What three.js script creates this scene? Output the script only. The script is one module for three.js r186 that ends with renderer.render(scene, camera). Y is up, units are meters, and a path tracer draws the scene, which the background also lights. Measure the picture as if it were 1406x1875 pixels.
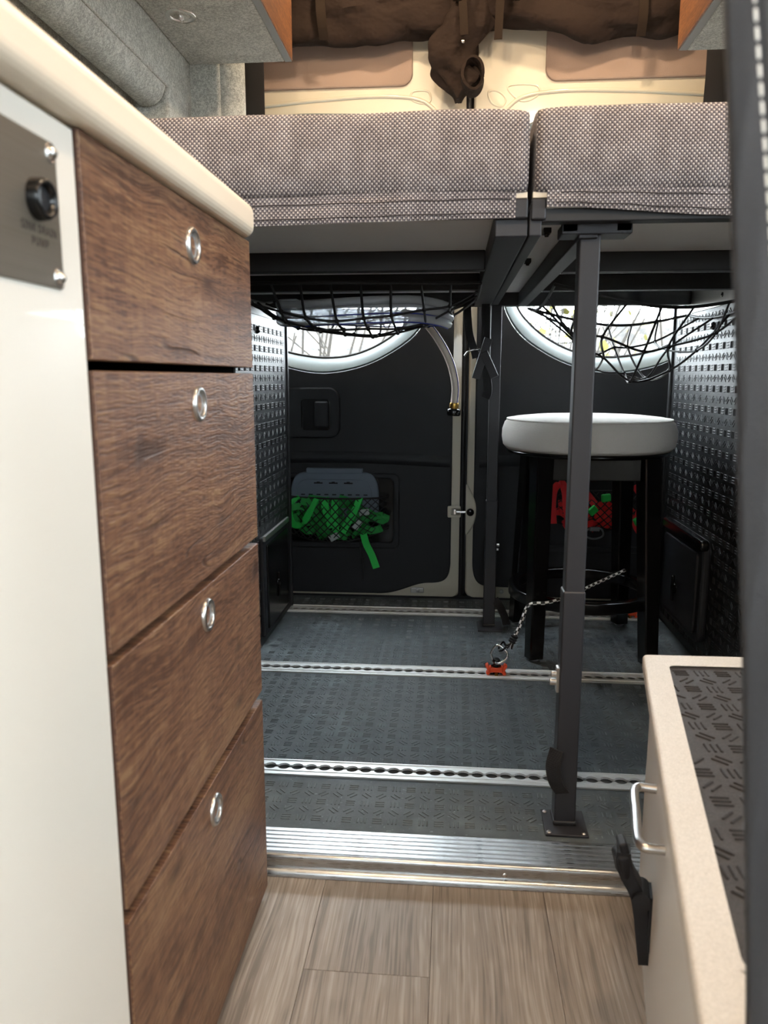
import * as THREE from 'three';
import { RoundedBoxGeometry } from 'three/addons/geometries/RoundedBoxGeometry.js';
import { mergeGeometries, mergeVertices, toCreasedNormals } from 'three/addons/utils/BufferGeometryUtils.js';

// ---------------------------------------------------------------- camera, sky, lamps, exposure
const scene = new THREE.Scene();
const camera = new THREE.PerspectiveCamera(67.3, 1406 / 1875, 0.05, 200);
camera.rotation.order = 'YXZ';
camera.position.set(0, 0.74, 0);
camera.rotation.set(THREE.MathUtils.degToRad(-9.95), THREE.MathUtils.degToRad(5.07), 0);
camera.focus = 1.7; camera.userData.fStop = 7.5;
scene.add(camera);
scene.background = new THREE.Color().setRGB(0.86, 0.95, 1.0);
scene.backgroundIntensity = 34.0;
const EXPOSURE = 1.0;
const LAMP_COLOR = new THREE.Color().setRGB(1.0, 0.76, 0.52), LAMP_CD = 1.9;
const LAMPS = [[-0.22, -2.02], [0.36, -2.02], [-0.22, -0.95], [0.36, -0.95], [-0.22, 0.25], [0.36, 0.25]];

const renderer = new THREE.WebGLRenderer({ antialias: true });
renderer.toneMapping = THREE.LinearToneMapping;
renderer.toneMappingExposure = EXPOSURE;
renderer.shadowMap.enabled = true;

// ---------------------------------------------------------------- helpers
const V = (x, y, z) => new THREE.Vector3(x, y, z);
function rng(seed) { let s = seed >>> 0; return () => { s = (s + 0x6D2B79F5) >>> 0; let t = Math.imul(s ^ (s >>> 15), 1 | s); t = (t + Math.imul(t ^ (t >>> 7), 61 | t)) ^ t; return ((t ^ (t >>> 14)) >>> 0) / 4294967296; }; }
const used = {};
function numbered(n) { const k = used[n] = (used[n] ?? -1) + 1; return k ? n + '_' + String(k).padStart(3, '0') : n; }
function tag(o, label, category, group, kind) {
  if (label) o.userData.label = label;
  if (category) o.userData.category = category;
  if (group) o.userData.group = group;
  if (kind) o.userData.kind = kind;
  return o;
}
const origin = new WeakMap();
function thing(name, label, category, base, group) {          // a Group standing at the thing's base
  const o = new THREE.Group(); o.name = numbered(name); o.position.set(...base); scene.add(o);
  origin.set(o, V(...base));
  return tag(o, label, category, group);
}
function structure(name, base = [0, 0, 0]) {
  const o = new THREE.Group(); o.name = name; o.position.set(...base); scene.add(o); origin.set(o, V(...base));
  o.userData.kind = 'structure'; return o;
}
function flat(g) {                                             // plain position / normal / uv, not indexed
  if (g.index) g = g.toNonIndexed();
  if (!g.attributes.normal) g.computeVertexNormals();
  for (const k of Object.keys(g.attributes)) if (!['position', 'normal', 'uv'].includes(k)) g.deleteAttribute(k);
  g.groups = [];
  return g;
}
function metric(g, swap, off = [0, 0]) {                       // uv in metres by the side a face looks to
  g = flat(g);
  const p = g.attributes.position, n = p.count, uv = new Float32Array(n * 2), a = V(), b = V(), c = V();
  for (let i = 0; i < n; i += 3) {
    a.fromBufferAttribute(p, i); b.fromBufferAttribute(p, i + 1); c.fromBufferAttribute(p, i + 2);
    const nn = b.clone().sub(a).cross(c.clone().sub(a)); const ax = Math.abs(nn.x), ay = Math.abs(nn.y), az = Math.abs(nn.z);
    for (let k = 0; k < 3; k++) {
      const q = [a, b, c][k]; let u, v;
      if (ay >= ax && ay >= az) { u = q.x; v = q.z; } else if (ax >= az) { u = q.z; v = q.y; } else { u = q.x; v = q.y; }
      if (swap) [u, v] = [v, u];
      uv[2 * (i + k)] = u + off[0]; uv[2 * (i + k) + 1] = v + off[1];
    }
  }
  g.setAttribute('uv', new THREE.BufferAttribute(uv, 2));
  return g;
}
function part(name, geos, mat, parent, opt = {}) {             // one mesh; geometry is given in the van's own axes
  geos = (Array.isArray(geos) ? geos : [geos]).map((g) => opt.keepUV ? flat(g) : metric(g, opt.swap, opt.off));
  if (opt.keepUV) geos.forEach((g) => { if (!g.attributes.uv) g.setAttribute('uv', new THREE.BufferAttribute(new Float32Array(g.attributes.position.count * 2), 2)); });
  const g = geos.length > 1 ? mergeGeometries(geos) : geos[0].clone();
  const m = new THREE.Mesh(g, mat); m.castShadow = m.receiveShadow = true;
  if (parent) {
    m.name = name; const o = origin.get(parent); g.translate(-o.x, -o.y, -o.z); parent.add(m); origin.set(m, o);
  } else {
    m.name = numbered(name);
    g.computeBoundingBox(); const bb = g.boundingBox, o = V((bb.min.x + bb.max.x) / 2, bb.min.y, (bb.min.z + bb.max.z) / 2);
    g.translate(-o.x, -o.y, -o.z); m.position.copy(o); origin.set(m, o); scene.add(m);
  }
  if (opt.kind) m.userData.kind = opt.kind;
  if (opt.label) m.userData.label = opt.label;
  return m;
}
function box(x0, x1, y0, y1, z0, z1, r = 0, seg = 2) {
  const w = Math.abs(x1 - x0), h = Math.abs(y1 - y0), d = Math.abs(z1 - z0);
  const g = r > 0 ? new RoundedBoxGeometry(w, h, d, seg, Math.min(r, w / 2.01, h / 2.01, d / 2.01)) : new THREE.BoxGeometry(w, h, d);
  return g.translate((x0 + x1) / 2, (y0 + y1) / 2, (z0 + z1) / 2);
}
const pts = (a) => a.map((p) => p.isVector3 ? p : V(...p));
function tube(a, r, { seg, rad = 8, closed = false, tension = 0.5, straight = false } = {}) {
  a = pts(a);
  let c;
  if (straight) { c = new THREE.CurvePath(); for (let i = 0; i + 1 < a.length; i++) c.add(new THREE.LineCurve3(a[i], a[i + 1])); if (closed) c.add(new THREE.LineCurve3(a[a.length - 1], a[0])); }
  else c = new THREE.CatmullRomCurve3(a, closed, 'centripetal', tension);
  const g = flat(new THREE.TubeGeometry(c, seg ?? Math.max(2, a.length * 6), r, rad, closed));
  if (closed) return g;
  const ends = [0, 1].map((t) => { const s = new THREE.SphereGeometry(r, rad, 4); const p = c.getPoint(t); s.translate(p.x, p.y, p.z); return flat(s); });
  return mergeGeometries([g, ...ends].map((q) => { q.deleteAttribute('uv'); return q; }));
}
function cyl(p, q, r0, r1 = r0, rad = 16) {                    // tapered rod between two points
  p = p.isVector3 ? p : V(...p); q = q.isVector3 ? q : V(...q);
  const d = q.clone().sub(p), g = new THREE.CylinderGeometry(r1, r0, d.length(), rad, 1);
  g.applyQuaternion(new THREE.Quaternion().setFromUnitVectors(V(0, 1, 0), d.clone().normalize()));
  return flat(g.translate((p.x + q.x) / 2, (p.y + q.y) / 2, (p.z + q.z) / 2));
}
function lathe(profile, at, axis = [0, 1, 0], seg = 40) {      // profile [r, h] turned about an axis
  const g = new THREE.LatheGeometry(profile.map(([r, h]) => new THREE.Vector2(r, h)), seg);
  g.applyQuaternion(new THREE.Quaternion().setFromUnitVectors(V(0, 1, 0), V(...axis).normalize()));
  return flat(g.translate(...at));
}
function ribbon(a, wdir, w, t, n = 40) {                       // a strap swept along a curve; its width lies along wdir
  const c = new THREE.CatmullRomCurve3(pts(a), false, 'centripetal'), rings = [];
  for (let i = 0; i <= n; i++) {
    const p = c.getPoint(i / n), T = c.getTangent(i / n), wd = typeof wdir === 'function' ? wdir(i / n) : V(...wdir);
    const W = wd.clone().sub(T.clone().multiplyScalar(wd.dot(T))).normalize(), N = T.clone().cross(W);
    rings.push([[-1, -1], [1, -1], [1, 1], [-1, 1]].map(([x, y]) => p.clone().addScaledVector(W, x * w / 2).addScaledVector(N, y * t / 2)));
  }
  return loft(rings, true);
}
function loft(rings, caps = true, smooth = false) {            // rings of equal length, each a closed loop of points
  const v = [], m = rings[0].length, tri = (a, b, c) => v.push(a.x, a.y, a.z, b.x, b.y, b.z, c.x, c.y, c.z);
  for (let i = 0; i + 1 < rings.length; i++) for (let j = 0; j < m; j++) {
    const k = (j + 1) % m, A = rings[i], B = rings[i + 1];
    tri(A[j], A[k], B[k]); tri(A[j], B[k], B[j]);
  }
  if (caps) for (const [R, f] of [[rings[0], 0], [rings[rings.length - 1], 1]]) {
    const o = R.reduce((s, p) => s.add(p), V()).divideScalar(m);
    for (let j = 0; j < m; j++) f ? tri(o, R[j], R[(j + 1) % m]) : tri(o, R[(j + 1) % m], R[j]);
  }
  let g = new THREE.BufferGeometry(); g.setAttribute('position', new THREE.Float32BufferAttribute(v, 3));
  if (smooth) { g = mergeVertices(g, 1e-5); g.computeVertexNormals(); g = toCreasedNormals(g, 0.9); } else g.computeVertexNormals();
  return g;
}
function sheet(nu, nv, f, thick = 0) {                         // a surface f(u, v) -> Vector3, given thickness along its normals
  const P = []; for (let j = 0; j <= nv; j++) for (let i = 0; i <= nu; i++) P.push(f(i / nu, j / nv));
  let g = new THREE.BufferGeometry().setFromPoints(P); const idx = [], id = (i, j) => j * (nu + 1) + i;
  for (let j = 0; j < nv; j++) for (let i = 0; i < nu; i++) idx.push(id(i, j), id(i + 1, j), id(i + 1, j + 1), id(i, j), id(i + 1, j + 1), id(i, j + 1));
  g.setIndex(idx); g.computeVertexNormals();
  if (!thick) return flat(g);
  const N = g.attributes.normal, B = P.map((p, i) => p.clone().addScaledVector(V().fromBufferAttribute(N, i), -thick));
  const g2 = new THREE.BufferGeometry().setFromPoints(B); g2.setIndex(idx.map((_, k) => idx[k - k % 3 + [0, 2, 1][k % 3]])); g2.computeVertexNormals();
  const e = [], q = (a, b) => e.push(P[a], B[b], P[b], P[a], B[a], B[b]);
  for (let i = 0; i < nu; i++) { q(id(i, 0), id(i + 1, 0)); q(id(i + 1, nv), id(i, nv)); }
  for (let j = 0; j < nv; j++) { q(id(0, j + 1), id(0, j)); q(id(nu, j), id(nu, j + 1)); }
  const g3 = new THREE.BufferGeometry().setFromPoints(e); g3.computeVertexNormals();
  return mergeGeometries([g, g2, g3].map((x) => { x = flat(x); x.deleteAttribute('uv'); return x; }));
}
function extrude(shape, depth, bevel = 0, seg = 2) {
  return new THREE.ExtrudeGeometry(shape, { depth: depth - 2 * bevel, bevelEnabled: bevel > 0, bevelSize: bevel, bevelThickness: bevel, bevelOffset: -bevel, bevelSegments: seg, curveSegments: 24 }).translate(0, 0, bevel);
}
const poly = (a) => new THREE.Shape(a.map(([x, y]) => new THREE.Vector2(x, y)));
const curve2 = (a, n = 160) => new THREE.CatmullRomCurve3(a.map(([x, y]) => V(x, y, 0)), true, 'centripetal').getSpacedPoints(n).slice(0, n).map((p) => [p.x, p.y]);
function roundRect(x0, y0, x1, y1, r) {
  const s = new THREE.Shape();
  s.moveTo(x0 + r, y0); s.lineTo(x1 - r, y0); s.absarc(x1 - r, y0 + r, r, -Math.PI / 2, 0); s.lineTo(x1, y1 - r); s.absarc(x1 - r, y1 - r, r, 0, Math.PI / 2);
  s.lineTo(x0 + r, y1); s.absarc(x0 + r, y1 - r, r, Math.PI / 2, Math.PI); s.lineTo(x0, y0 + r); s.absarc(x0 + r, y0 + r, r, Math.PI, 1.5 * Math.PI);
  return s;
}
const xform = (g, m) => { g.applyMatrix4(m); return g; };
const swing = (g, at, rx = 0, ry = 0, rz = 0) => xform(xform(g, new THREE.Matrix4().makeRotationFromEuler(new THREE.Euler(rx, ry, rz))), new THREE.Matrix4().makeTranslation(...at));

// ---------------------------------------------------------------- textures
function lattice(nx, ny, seed) {                               // periodic value noise on the unit square
  const R = rng(seed), a = new Float32Array(nx * ny); for (let i = 0; i < a.length; i++) a[i] = R();
  return (u, v) => {
    u = (u - Math.floor(u)) * nx; v = (v - Math.floor(v)) * ny;
    const i = Math.floor(u) % nx, j = Math.floor(v) % ny, k = (i + 1) % nx, l = (j + 1) % ny; let s = u - Math.floor(u), t = v - Math.floor(v);
    s = s * s * (3 - 2 * s); t = t * t * (3 - 2 * t);
    return (a[j * nx + i] * (1 - s) + a[j * nx + k] * s) * (1 - t) + (a[l * nx + i] * (1 - s) + a[l * nx + k] * s) * t;
  };
}
function texture(w, h, size, fn, srgb) {                       // fn(u, v) -> grey or [r, g, b]; size = metres it covers
  const d = new Uint8Array(w * h * 4);
  for (let y = 0; y < h; y++) for (let x = 0; x < w; x++) {
    let c = fn((x + 0.5) / w, (y + 0.5) / h, x, y); if (typeof c === 'number') c = [c, c, c];
    const i = 4 * (y * w + x); for (let k = 0; k < 3; k++) d[i + k] = Math.max(0, Math.min(255, Math.round(c[k] * 255))); d[i + 3] = 255;
  }
  const t = new THREE.DataTexture(d, w, h); t.wrapS = t.wrapT = THREE.RepeatWrapping; t.magFilter = THREE.LinearFilter; t.minFilter = THREE.LinearMipmapLinearFilter; t.generateMipmaps = true;
  if (srgb) t.colorSpace = THREE.SRGBColorSpace;
  const [sx, sy] = Array.isArray(size) ? size : [size, size]; t.repeat.set(1 / sx, 1 / sy); t.needsUpdate = true; return t;
}
const hex = (h) => [(h >> 16 & 255) / 255, (h >> 8 & 255) / 255, (h & 255) / 255];
const mix = (a, b, t) => a.map((x, i) => x + (b[i] - x) * t);
const sm = (a, b, x) => { x = Math.max(0, Math.min(1, (x - a) / (b - a))); return x * x * (3 - 2 * x); };
const L = (nx, ny, s) => lattice(nx, ny, s);
// rubber: fine grain (its raised bars are geometry, see embossing())
const speck = L(256, 256, 3), speck2 = L(64, 64, 4);
const matBump = texture(512, 512, 0.07, (u, v) => 0.6 * speck(u, v) + 0.4 * speck2(u, v));
const dust = L(9, 9, 8), dust2 = L(40, 40, 9), dust3 = L(200, 200, 10);
const matRough = texture(512, 512, 0.9, (u, v) => 0.28 + 0.3 * dust(u, v) + 0.18 * dust2(u, v) + 0.1 * dust3(u, v));
const matColor = texture(512, 512, 0.9, (u, v) => { const d = sm(0.45, 0.95, 0.6 * dust(u, v) + 0.4 * dust2(u, v)); const p = dust3(u * 1, v) > 0.93 ? 0.16 : 0; return mix([0.25, 0.28, 0.295], [0.38, 0.415, 0.43], d).map((c) => c + p); }, true);
function wood(seed, dark, mid, light, crack) {
  const a = L(4, 48, seed), b = L(10, 240, seed + 1), c = L(2, 10, seed + 2), w = L(5, 5, seed + 3), w2 = L(14, 18, seed + 4), k = L(3, 26, seed + 5), km = L(6, 12, seed + 6), s = L(180, 8, seed + 7), f = L(60, 500, seed + 8), R = rng(seed + 9);
  const knots = [...Array(5)].map(() => [R(), R(), 0.02 + 0.02 * R()]);
  return (u, v) => {
    let q = v + 0.035 * (w(u, v) - 0.5) + 0.008 * (w2(u, v) - 0.5), kn = 0;
    for (const [x, y, r] of knots) { const dx = (u - x) / 2.4, dy = v - y, e = Math.exp(-(dx * dx + dy * dy) / (r * r)); q += e * dy * 0.8; kn = Math.max(kn, Math.exp(-(dx * dx + dy * dy) / (r * r * 0.12))); }
    let t = 0.08 * a(u, q) + 0.27 * b(u, q) + 0.2 * c(u, q) + 0.35 * f(u, q) + 0.1 * w2(v, u);
    const cr = (1 - sm(0.004, 0.03, Math.abs(k(u, q) - 0.5))) * sm(0.5, 0.68, km(u, q));
    t += 0.08 * (s(u, v) - 0.5);
    return [t, Math.min(1, cr * crack + kn * 0.7)];
  };
}
const woodA = wood(21, 0, 0, 0, 0.85);
const drawerColor = texture(1024, 1024, [0.62, 0.5], (u, v) => { const [t, c] = woodA(u, v); return mix(mix(mix(hex(0x4d3325), hex(0x6d4c38), sm(0.3, 0.5, t)), hex(0x84664a), sm(0.5, 0.72, t)), hex(0x2c1a12), c * 0.8); }, true);
const drawerBump = texture(1024, 1024, [0.62, 0.5], (u, v) => { const [t, c] = woodA(u, v); return 0.75 * t + 0.2 - 0.5 * c; });
const woodC = wood(91, 0, 0, 0, 0.3);
const orangeColor = texture(512, 512, [0.6, 0.5], (u, v) => { const [t, c] = woodC(u, v); return mix(mix(hex(0x55321c), hex(0x845631), sm(0.25, 0.75, t)), hex(0x5a2c0c), c * 0.6); }, true);
// vinyl planks: fine limed streaks that run along v
const p1 = L(190, 5, 41), p2 = L(60, 5, 42), p3 = L(480, 22, 43), p4 = L(5, 4, 44), pw = L(10, 6, 45), p5 = L(90, 40, 46);
const plankF = (u, v) => { const q = u + 0.012 * (pw(u, v) - 0.5); return 0.3 * p1(q, v) + 0.2 * p2(q, v) + 0.25 * p3(q, v) + 0.15 * p4(u, v) + 0.1 * p5(q, v); };
const plankColor = texture(1024, 1024, [0.5, 0.9], (u, v) => { const t = plankF(u, v); return mix(mix(hex(0x6e645b), hex(0x8b8076), sm(0.3, 0.52, t)), hex(0xa1978d), sm(0.54, 0.72, t)); }, true);
const plankBump = texture(1024, 1024, [0.5, 0.9], (u, v) => plankF(u, v));
// basket weave: light and dark threads, 3 mm
const wr = L(64, 64, 51), wr2 = L(12, 12, 52), wr3 = L(256, 256, 53);
const weave = (u, v) => { const n = 64, x = u * n, y = v * n, i = Math.floor(x), j = Math.floor(y), fx = x - i - 0.5, fy = y - j - 0.5, light = (i + j) % 2 === 0; const bump = 1 - sm(0.15, 0.62, Math.hypot(fx, fy)); return [light, bump, wr((i + 0.5) / n, (j + 0.5) / n)]; };
const weaveColor = texture(1024, 1024, 0.2, (u, v) => { const [l, b, r] = weave(u, v); const g = (wr2(u, v) - 0.5) * 0.08; return (l ? mix(hex(0x8a8280), hex(0xe6ddd8), b * (0.6 + 0.4 * r)) : mix(hex(0x504b50), hex(0x706a72), b * r)).map((c) => c + g + 0.05 * (wr3(u, v) - 0.5)); }, true);
const weaveBump = texture(1024, 1024, 0.2, (u, v) => { const [l, b] = weave(u, v); return b * (l ? 1 : 0.7); });
const f1 = L(200, 200, 61), f2 = L(60, 60, 62), f3 = L(10, 10, 63), f4 = L(512, 512, 64);
const fuzz = (u, v) => 0.4 * f1(u, v) + 0.25 * f2(u, v) + 0.35 * f4(u, v);
const feltColor = texture(512, 512, 0.25, (u, v) => mix(hex(0x878a84), hex(0xbdbfb7), sm(0.25, 0.75, fuzz(u, v))).map((c) => c + 0.05 * (f3(u, v) - 0.5)), true);
const fuzzBump = texture(512, 512, 0.12, fuzz);
const grain = L(256, 256, 71), grain2 = L(90, 90, 72);
const pebble = texture(512, 512, 0.06, (u, v) => 0.5 * grain2(u, v) + 0.5 * grain(u, v));
const sandColor = texture(512, 512, 0.15, (u, v) => mix(hex(0xbcb3a7), hex(0xd3cabf), grain(u, v)).map((c) => c + 0.04 * (grain2(u, v) - 0.5)), true);
const gr1 = L(26, 26, 81), gr2 = L(110, 110, 82);
const gravelColor = texture(512, 512, 2.5, (u, v) => mix(hex(0x17140f), hex(0x7d7668), sm(0.3, 0.8, 0.5 * gr1(u, v) + 0.5 * gr2(u, v))), true);
const insertColor = texture(512, 512, 0.12, (u, v) => mix(hex(0x26211f), hex(0x3a3431), grain2(u, v)).map((c) => c + (grain(u, v) > 0.93 ? 0.16 : 0)), true);
const brush = L(4, 400, 73);
const brushRough = texture(256, 512, [0.4, 0.1], (u, v) => 0.25 + 0.25 * brush(u, v));
const alScratch = L(30, 300, 74), alRough = texture(512, 512, [0.5, 0.12], (u, v) => 0.2 + 0.28 * alScratch(u, v));
const clothFold = L(14, 30, 75), clothFold2 = L(40, 60, 76), clothBump = texture(512, 512, 0.35, (u, v) => 0.75 * clothFold(u, v) + 0.25 * clothFold2(u, v));

// ---------------------------------------------------------------- materials
const lin = (h) => new THREE.Color(h);
const S = (o) => new THREE.MeshStandardMaterial({ side: THREE.DoubleSide, ...o, color: o.color === undefined ? 0xffffff : o.color });
const P = (o) => new THREE.MeshPhysicalMaterial({ side: THREE.DoubleSide, ...o });
const M = {
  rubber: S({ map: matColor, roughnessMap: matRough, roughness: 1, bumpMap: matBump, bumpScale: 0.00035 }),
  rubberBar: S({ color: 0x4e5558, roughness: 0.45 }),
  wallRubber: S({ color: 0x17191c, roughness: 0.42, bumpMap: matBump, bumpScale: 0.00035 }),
  blackPlastic: S({ color: 0x0e1118, roughness: 0.55, bumpMap: pebble, bumpScale: 0.0003 }),
  blackGloss: S({ color: 0x0c0d0f, roughness: 0.22 }),
  blackSteel: S({ color: 0x26262b, roughness: 0.5, bumpMap: pebble, bumpScale: 0.0001 }),
  blackTube: S({ color: 0x1b1b1e, roughness: 0.5 }),
  cordBlack: S({ color: 0x111113, roughness: 0.55 }),
  webBlack: S({ color: 0x17171b, roughness: 0.75, bumpMap: weaveBump, bumpScale: 0.0004 }),
  drawer: S({ map: drawerColor, roughness: 0.5, bumpMap: drawerBump, bumpScale: 0.0012 }),
  trimGrey: S({ color: 0x7d807e, roughness: 0.6 }),
  orangeWood: S({ map: orangeColor, roughness: 0.45 }),
  edgeBand: S({ color: 0x4a3026, roughness: 0.6 }),
  dark: S({ color: 0x0b0a0a, roughness: 0.9 }),
  plank: S({ map: plankColor, roughness: 0.5, bumpMap: plankBump, bumpScale: 0.0007 }),
  gloss: P({ color: 0xe4dfd5, roughness: 0.35, clearcoat: 1, clearcoatRoughness: 0.03 }),
  counter: S({ color: 0xe3d4bf, roughness: 0.42 }),
  weave: S({ map: weaveColor, roughness: 0.95, bumpMap: weaveBump, bumpScale: 0.0016 }),
  thread: S({ color: 0x3b3535, roughness: 0.9 }),
  felt: S({ map: feltColor, roughness: 1, bumpMap: fuzzBump, bumpScale: 0.00025 }),
  cream: P({ color: 0xd3cbb6, roughness: 0.3, clearcoat: 0.8, clearcoatRoughness: 0.08 }),
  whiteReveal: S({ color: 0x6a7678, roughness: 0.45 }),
  taupe: S({ color: 0x9a8577, roughness: 0.95, bumpMap: fuzzBump, bumpScale: 0.0005 }),
  brownCloth: P({ color: 0x251c17, specularIntensity: 0.3, roughness: 0.9, bumpMap: clothBump, bumpScale: 0.004 }),
  brownWeb: P({ specularIntensity: 0.3, color: 0x251c14, roughness: 0.85 }),
  blackCloth: S({ color: 0x1a1817, roughness: 0.95 }),
  panel: S({ color: 0xf0f1f1, roughness: 0.75 }),
  aluminium: S({ color: 0xbdbfc0, metalness: 1, roughness: 1, roughnessMap: alRough }),
  track: S({ color: 0xdfe2e2, metalness: 0.55, roughness: 0.42 }),
  aluDark: S({ color: 0x85888a, metalness: 0.7, roughness: 0.5 }),
  steel: S({ color: 0x9d958a, metalness: 1, roughness: 1, roughnessMap: brushRough }),
  chrome: S({ color: 0xdcdcdc, metalness: 1, roughness: 0.14 }),
  button: S({ color: 0x8e9396, metalness: 0.25, roughness: 0.45 }),
  satin: S({ color: 0xc7c5c2, metalness: 1, roughness: 0.32 }),
  brass: S({ color: 0xb08d4a, metalness: 1, roughness: 0.35 }),
  stool: S({ color: 0xe4dfd8, roughness: 0.95, bumpMap: fuzzBump, bumpScale: 0.0009 }),
  blackWood: S({ color: 0x0b0b0c, roughness: 0.2 }),
  glide: S({ color: 0xd9d9d6, roughness: 0.5 }),
  leather: S({ color: 0x2f3136, roughness: 0.5, bumpMap: pebble, bumpScale: 0.0004 }),
  stitch: S({ color: 0xe6e4df, roughness: 0.8 }),
  benchTop: S({ map: sandColor, roughness: 0.5, bumpMap: pebble, bumpScale: 0.0002 }),
  benchBody: S({ color: 0xd2ccc4, roughness: 0.45 }),
  insert: S({ color: 0xffffff, map: insertColor, roughness: 0.62, bumpMap: matBump, bumpScale: 0.0004 }),
  green: S({ color: 0x2fc552, roughness: 0.6 }),
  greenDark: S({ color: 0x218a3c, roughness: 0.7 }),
  red: S({ color: 0xe02a2c, roughness: 0.65 }),
  redDark: S({ color: 0x7c1517, roughness: 0.75 }),
  greyPlastic: S({ color: 0x5b6673, roughness: 0.5 }),
  paleTag: S({ color: 0xaab0ae, roughness: 0.7 }),
  orange: S({ color: 0xe5512a, roughness: 0.45 }),
  hoseClear: P({ color: 0xe6e8ea, roughness: 0.2, transmission: 0.5, thickness: 0 }),
  hoseWhite: S({ color: 0xd9cdbf, roughness: 0.4 }),
  blue: S({ color: 0x26358f, roughness: 0.5 }),
  glass: P({ color: 0xffffff, roughness: 0, transmission: 1, thickness: 0, ior: 1.5 }),
  tint: P({ color: new THREE.Color().setRGB(0.54, 0.54, 0.54), roughness: 0, transmission: 1, thickness: 0, ior: 1.5 }),
  lens: S({ color: 0xffffff, emissive: new THREE.Color(1, 0.75, 0.5), emissiveIntensity: 3 }),
  dirt: S({ color: 0x8a8378, map: gravelColor, roughness: 1, bumpMap: fuzzBump, bumpScale: 0.002 }),
  twig: S({ color: 0x26221e, roughness: 1 }),
  leafYellow: S({ color: 0x565320, roughness: 0.9 }),
};
// bungee: black sheath with white flecks
const bungeeTex = texture(64, 64, [1, 1], (u, v) => (Math.floor(u * 4) + Math.floor(v * 4)) % 2 ? 0.9 : 0.03, true);
bungeeTex.repeat.set(11, 1); M.bungee = S({ map: bungeeTex, roughness: 0.7 });

// raised bars of the rubber: cells of three short bars, turned from cell to cell; at(u, v) gives the place, (eu, ev, en) the axes
const barShape = (() => { const g = new THREE.CapsuleGeometry(1, 11.5, 3, 8); g.rotateZ(Math.PI / 2); g.scale(0.00118, 0.0013, 0.0013); return g; })();
function embossing(parent, mat, u0, u1, v0, v1, at, eu, ev, en, cell = 0.025, inside, scale = 1) {
  const list = [], m = new THREE.Matrix4(), o = origin.get(parent), R = rng(Math.round(u0 * 999 + v0 * 777) + 5);
  for (let i = Math.ceil(u0 / cell); (i + 1) * cell <= u1; i++) for (let j = Math.ceil(v0 / cell); (j + 1) * cell <= v1; j++) {
    const ei = ((i % 2) + 2) % 2, ej = ((j % 2) + 2) % 2, ang = ei === 0 ? (ej === 0 ? Math.PI / 2 : Math.PI / 4) : (ej === 0 ? 0 : 3 * Math.PI / 4), c = Math.cos(ang), s = Math.sin(ang);
    for (const d of ej ? [-0.0038, 0.0038] : [-0.0062, 0, 0.0062]) {
      const u = (i + 0.5) * cell - s * d * cell / 0.025, v = (j + 0.5) * cell + c * d * cell / 0.025; if (inside && !inside(u, v)) continue;
      const A = eu.clone().multiplyScalar(c).addScaledVector(ev, s), B = en.clone().cross(A), p = at(u, v).sub(o);
      m.makeBasis(A.multiplyScalar(scale), B.multiplyScalar(scale), en.clone().multiplyScalar(scale)).setPosition(p); list.push(m.clone());
    }
  }
  const mesh = new THREE.InstancedMesh(barShape, mat, list.length); list.forEach((q, i) => mesh.setMatrixAt(i, q));
  mesh.name = 'raised_bars'; mesh.userData.kind = 'stuff'; mesh.castShadow = mesh.receiveShadow = true; parent.add(mesh); return mesh;
}
// ================================================================ THE VAN ITSELF
{ // timber-look floor of separate planks, at y = 0
  const f = structure('floor');
  part('subfloor', box(-0.95, 1.0, -0.06, -0.006, -2.5, 1.7), M.dark, f);
  const R = rng(5), gap = 0.0003;
  const rows = [[-0.658, -0.498], [-0.498, -0.338], [-0.338, -0.178], [-0.178, -0.018], [-0.018, 0.142], [0.142, 0.302], [0.302, 0.462], [0.462, 0.622]];
  const joints = [[0.2], [-0.3], [-0.1], [-0.849, 0.35], [0.1], [-0.35], [0.3], [-0.2]];
  rows.forEach(([a, b], i) => {
    const cuts = [-1.037, ...joints[i], 1.6];
    for (let k = 0; k + 1 < cuts.length; k++) part('plank', box(a + gap, b - gap, -0.006, R() * 0.0002, cuts[k] + gap, cuts[k + 1] - gap, 0.0003, 1), M.plank, f, { off: [R() * 3, R() * 5] });
  });
  // rubber floor panels between the cargo tracks, top at y = 0.03
  for (const [z0, z1] of [[-1.268, -1.104], [-1.753, -1.322], [-2.237, -1.817], [-2.425, -2.309]]) { part('rubber_panel', box(-0.53, 0.66, -0.006, 0.03, z0, z1), M.rubber, f); embossing(f, M.rubberBar, -0.497, 0.62, z0 + 0.001, z1 - 0.001, (u, v) => V(u, 0.03, v), V(1, 0, 0), V(0, 0, 1), V(0, 1, 0)); }
}
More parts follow.
